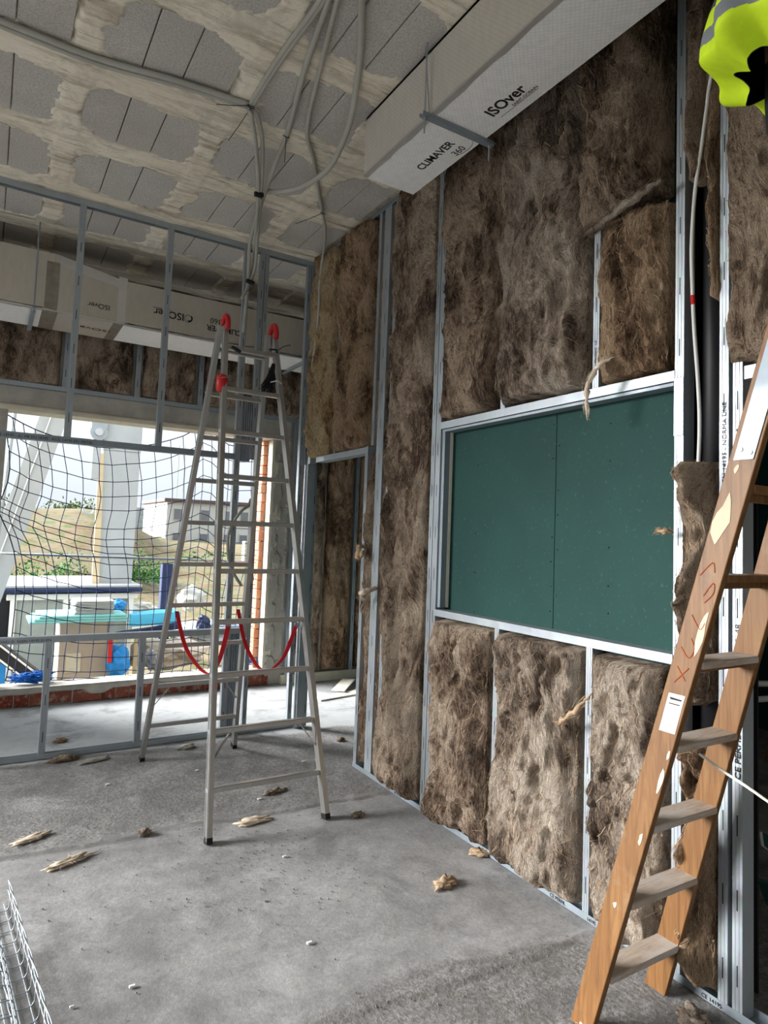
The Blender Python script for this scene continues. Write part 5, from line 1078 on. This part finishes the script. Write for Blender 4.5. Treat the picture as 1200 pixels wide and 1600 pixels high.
for k in range(6): MB().bar(Vector((1.536, 10.000, 0.128))+Vector((0, 0.05*k, -0.015*(k % 3))), Vector((2.449, 10.000, 0.268))+Vector((0.02*k, 0.05*k, -0.03*(k % 3)-0.01*k)), 0.03, 0.03).build('profile', M['navy'], t)
for k in range(3): MB().bar((1.3+0.3*k, 10.1, -1.0), (1.3+0.3*k, 10.1, (1.931, 10.000, 0.181)[2]-0.04), 0.05, 0.05, (0, 1, 0)).build('support', M['tan'], t)
o = MB().cbox((3.02, 13.9, -1.0), (3.22, 14.1, 0.93), 0.01).build('blue_post', M['navy'], None); tag(o, 'upright blue post standing in the yard', 'post')
def blob(name, c, s_, mat, label, cat, seed):
    bm = bmesh.new(); bmesh.ops.create_icosphere(bm, subdivisions=3, radius=1)
    for v in bm.verts: v.co *= 1+0.4*mnoise.fractal(v.co*1.8+Vector((seed*5, 0, 0)), 1.0, 2.0, 3); v.co = Vector((v.co.x*s_[0], v.co.y*s_[1], v.co.z*s_[2]))+Vector(c)
    b = MB(); bm.verts.index_update(); b.add([v.co[:] for v in bm.verts], [[v.index for v in f.verts] for f in bm.faces]); bm.free(); o = b.build(name, M[mat], None, smooth=False); tag(o, label, cat); return o
blob('blue_tarpaulin', (1.548, 9.300, -0.115), (0.13, 0.1, 0.22), 'blue', 'crumpled blue bag low by the beige cabinet', 'bag', 1)
blob('blue_tarpaulin', (1.538, 9.600, 0.562), (0.10, 0.1, 0.10), 'blue', 'small blue bundle at the right end of the foam boards', 'bag', 2)
blob('white_sack', (4.149, 16.000, 0.022), (0.30, 0.25, 0.28), 'bwhite', 'white sack standing in the yard behind the ladder', 'sack', 3)
blob('white_sack', (2.243, 12.000, 0.273), (0.28, 0.2, 0.10), 'bwhite', 'crumpled white sheeting on top of the cyan sheet', 'sheeting', 4)
blob('debris_heap', (3.855, 13.000, -0.304), (0.9, 0.5, 0.22), 'concrete_l', 'pale heap of building scrap beyond the sill behind the ladder', 'debris', 5)
blob('debris_heap', (2.429, 11.000, -0.321), (0.6, 0.4, 0.20), 'beige', 'pale rubble heap just past the sill between the studs', 'debris', 6)
blob('boulder', (1.987, 9.500, -0.137), (0.07, 0.08, 0.13), 'pane', 'dark rounded stone past the sill left of the ladder', 'stone', 7)
blob('blue_tarpaulin', (3.219, 11.500, 0.031), (0.12, 0.1, 0.16), 'navy', 'dark blue bundle in the yard behind the ladder', 'bag', 8)
o = MB().cbox(tuple(a+b for a, b in zip((4.175, 12.000, 0.164), (0, 0, -0.5))), tuple(a+b for a, b in zip((4.447, 12.000, 0.807), (0, 0.1, 0))), 0.01).build('blue_sheet', M['blue'], None); tag(o, 'upright bright blue sheet beside the brick reveal', 'sheet')
o = MB().cbox(tuple((3.460, 10.000, -0.185)), tuple(a+b for a, b in zip((3.621, 10.000, 0.204), (0, 0.1, 0))), 0.01).build('green_sheet', M['bgreen'], None); tag(o, 'small green sheet below the blue one beside the reveal', 'sheet')
o = blob('orange_bag', (3.692, 10.500, 0.210), (0.12, 0.1, 0.06), 'orange', 'orange bag between the blue and green sheets', 'bag', 9)
o = MB().cbox(tuple((1.405, 9.200, -0.095)), tuple(a+b for a, b in zip((1.432, 9.200, 0.189), (0.02, 0.05, 0))), 0.004).build('red_post', M['red'], None); tag(o, 'short red marker post beside the beige cabinet', 'post')
t = thing('brick_pallet', 'small pallet of stacked bricks in the yard, right of the ladder', 'bricks', (7.852, 22.000, 0.687))
c = Vector((7.844, 22.000, 0.838))
for i in range(7):
    for j in range(3): MB().cbox((c.x-0.45+0.3*j, c.y, c.z-0.35+0.12*i), (c.x-0.18+0.3*j, c.y+0.3, c.z-0.25+0.12*i), 0.01).build('brick', M['plaster'], t)
# conveyor at the lower left
t = thing('conveyor_belt', 'dark conveyor slanting past the lower left corner of the window', 'conveyor', (0.3, 8.2, 0.3))
p, q = Vector((0.093, 8.200, 0.391)), Vector((0.608, 8.200, -0.068)); MB().bar(p, q+(q-p)*1.5, 0.25, 0.14, (0, 0, 1)).build('belt', M['black'], t)
for dz in (0.07, -0.07): MB().bar(p+Vector((0, -0.13, dz)), q+(q-p)*1.5+Vector((0, -0.13, dz)), 0.01, 0.018).build('side_rail', M['white'], t)
o = MB().cbox((-0.6, 8.9, -1.0), (0.30, 9.2, 0.10), 0.01).build('blue_bin', M['blue'], None); tag(o, 'blue bin low at the far left behind the conveyor', 'bin')
# buildings
t = thing('white_building', 'white two-storey building with a dark roof edge behind the ladder', 'building', (18, 60, 0.4))
MB().box((13.1, 60, -0.2), (23.5, 70, 4.05)).build('wall', M['bwhite'], t); MB().cbox((12.8, 59.7, 4.05), (23.8, 70.3, 4.35), 0.03).build('roof', M['roofd'], t)
for zz in (2.55, 0.75):
    for x in (13.7, 16.0, 18.2, 19.6, 21.6):
        f = MB().box((x-0.06, 59.93, zz-0.06), (x+0.76 if zz > 2 else x+0.86, 60.0, zz+0.96 if zz > 2 else zz+0.7)).build('window', M['bwhite'], t); MB().box((x, 59.9, zz), (x+0.7, 59.94, zz+0.9 if zz > 2 else zz+0.6)).build('pane', M['pane'], f)
t = thing('office_block', 'long pale office block with rows of small windows on the skyline', 'building', (36, 150, 1))
MB().box((22, 150, 0.0), (60, 165, 6.1)).build('wall', M['concrete_l'], t)
for r_ in range(3):
    for k in range(24): MB().box((22.6+k*1.5, 149.9, 1.6+r_*1.5), (23.5+k*1.5, 149.98, 2.6+r_*1.5)).build('window', M['greyp'], t)
t = thing('pylon', 'thin lattice tower beyond the white building', 'mast', (17, 70, 4))
for x in (16.6, 17.2): MB().tube([(x, 72, 0.2), (x, 72, 10.5)], 0.05, 5).build('leg', M['greyp'], t)
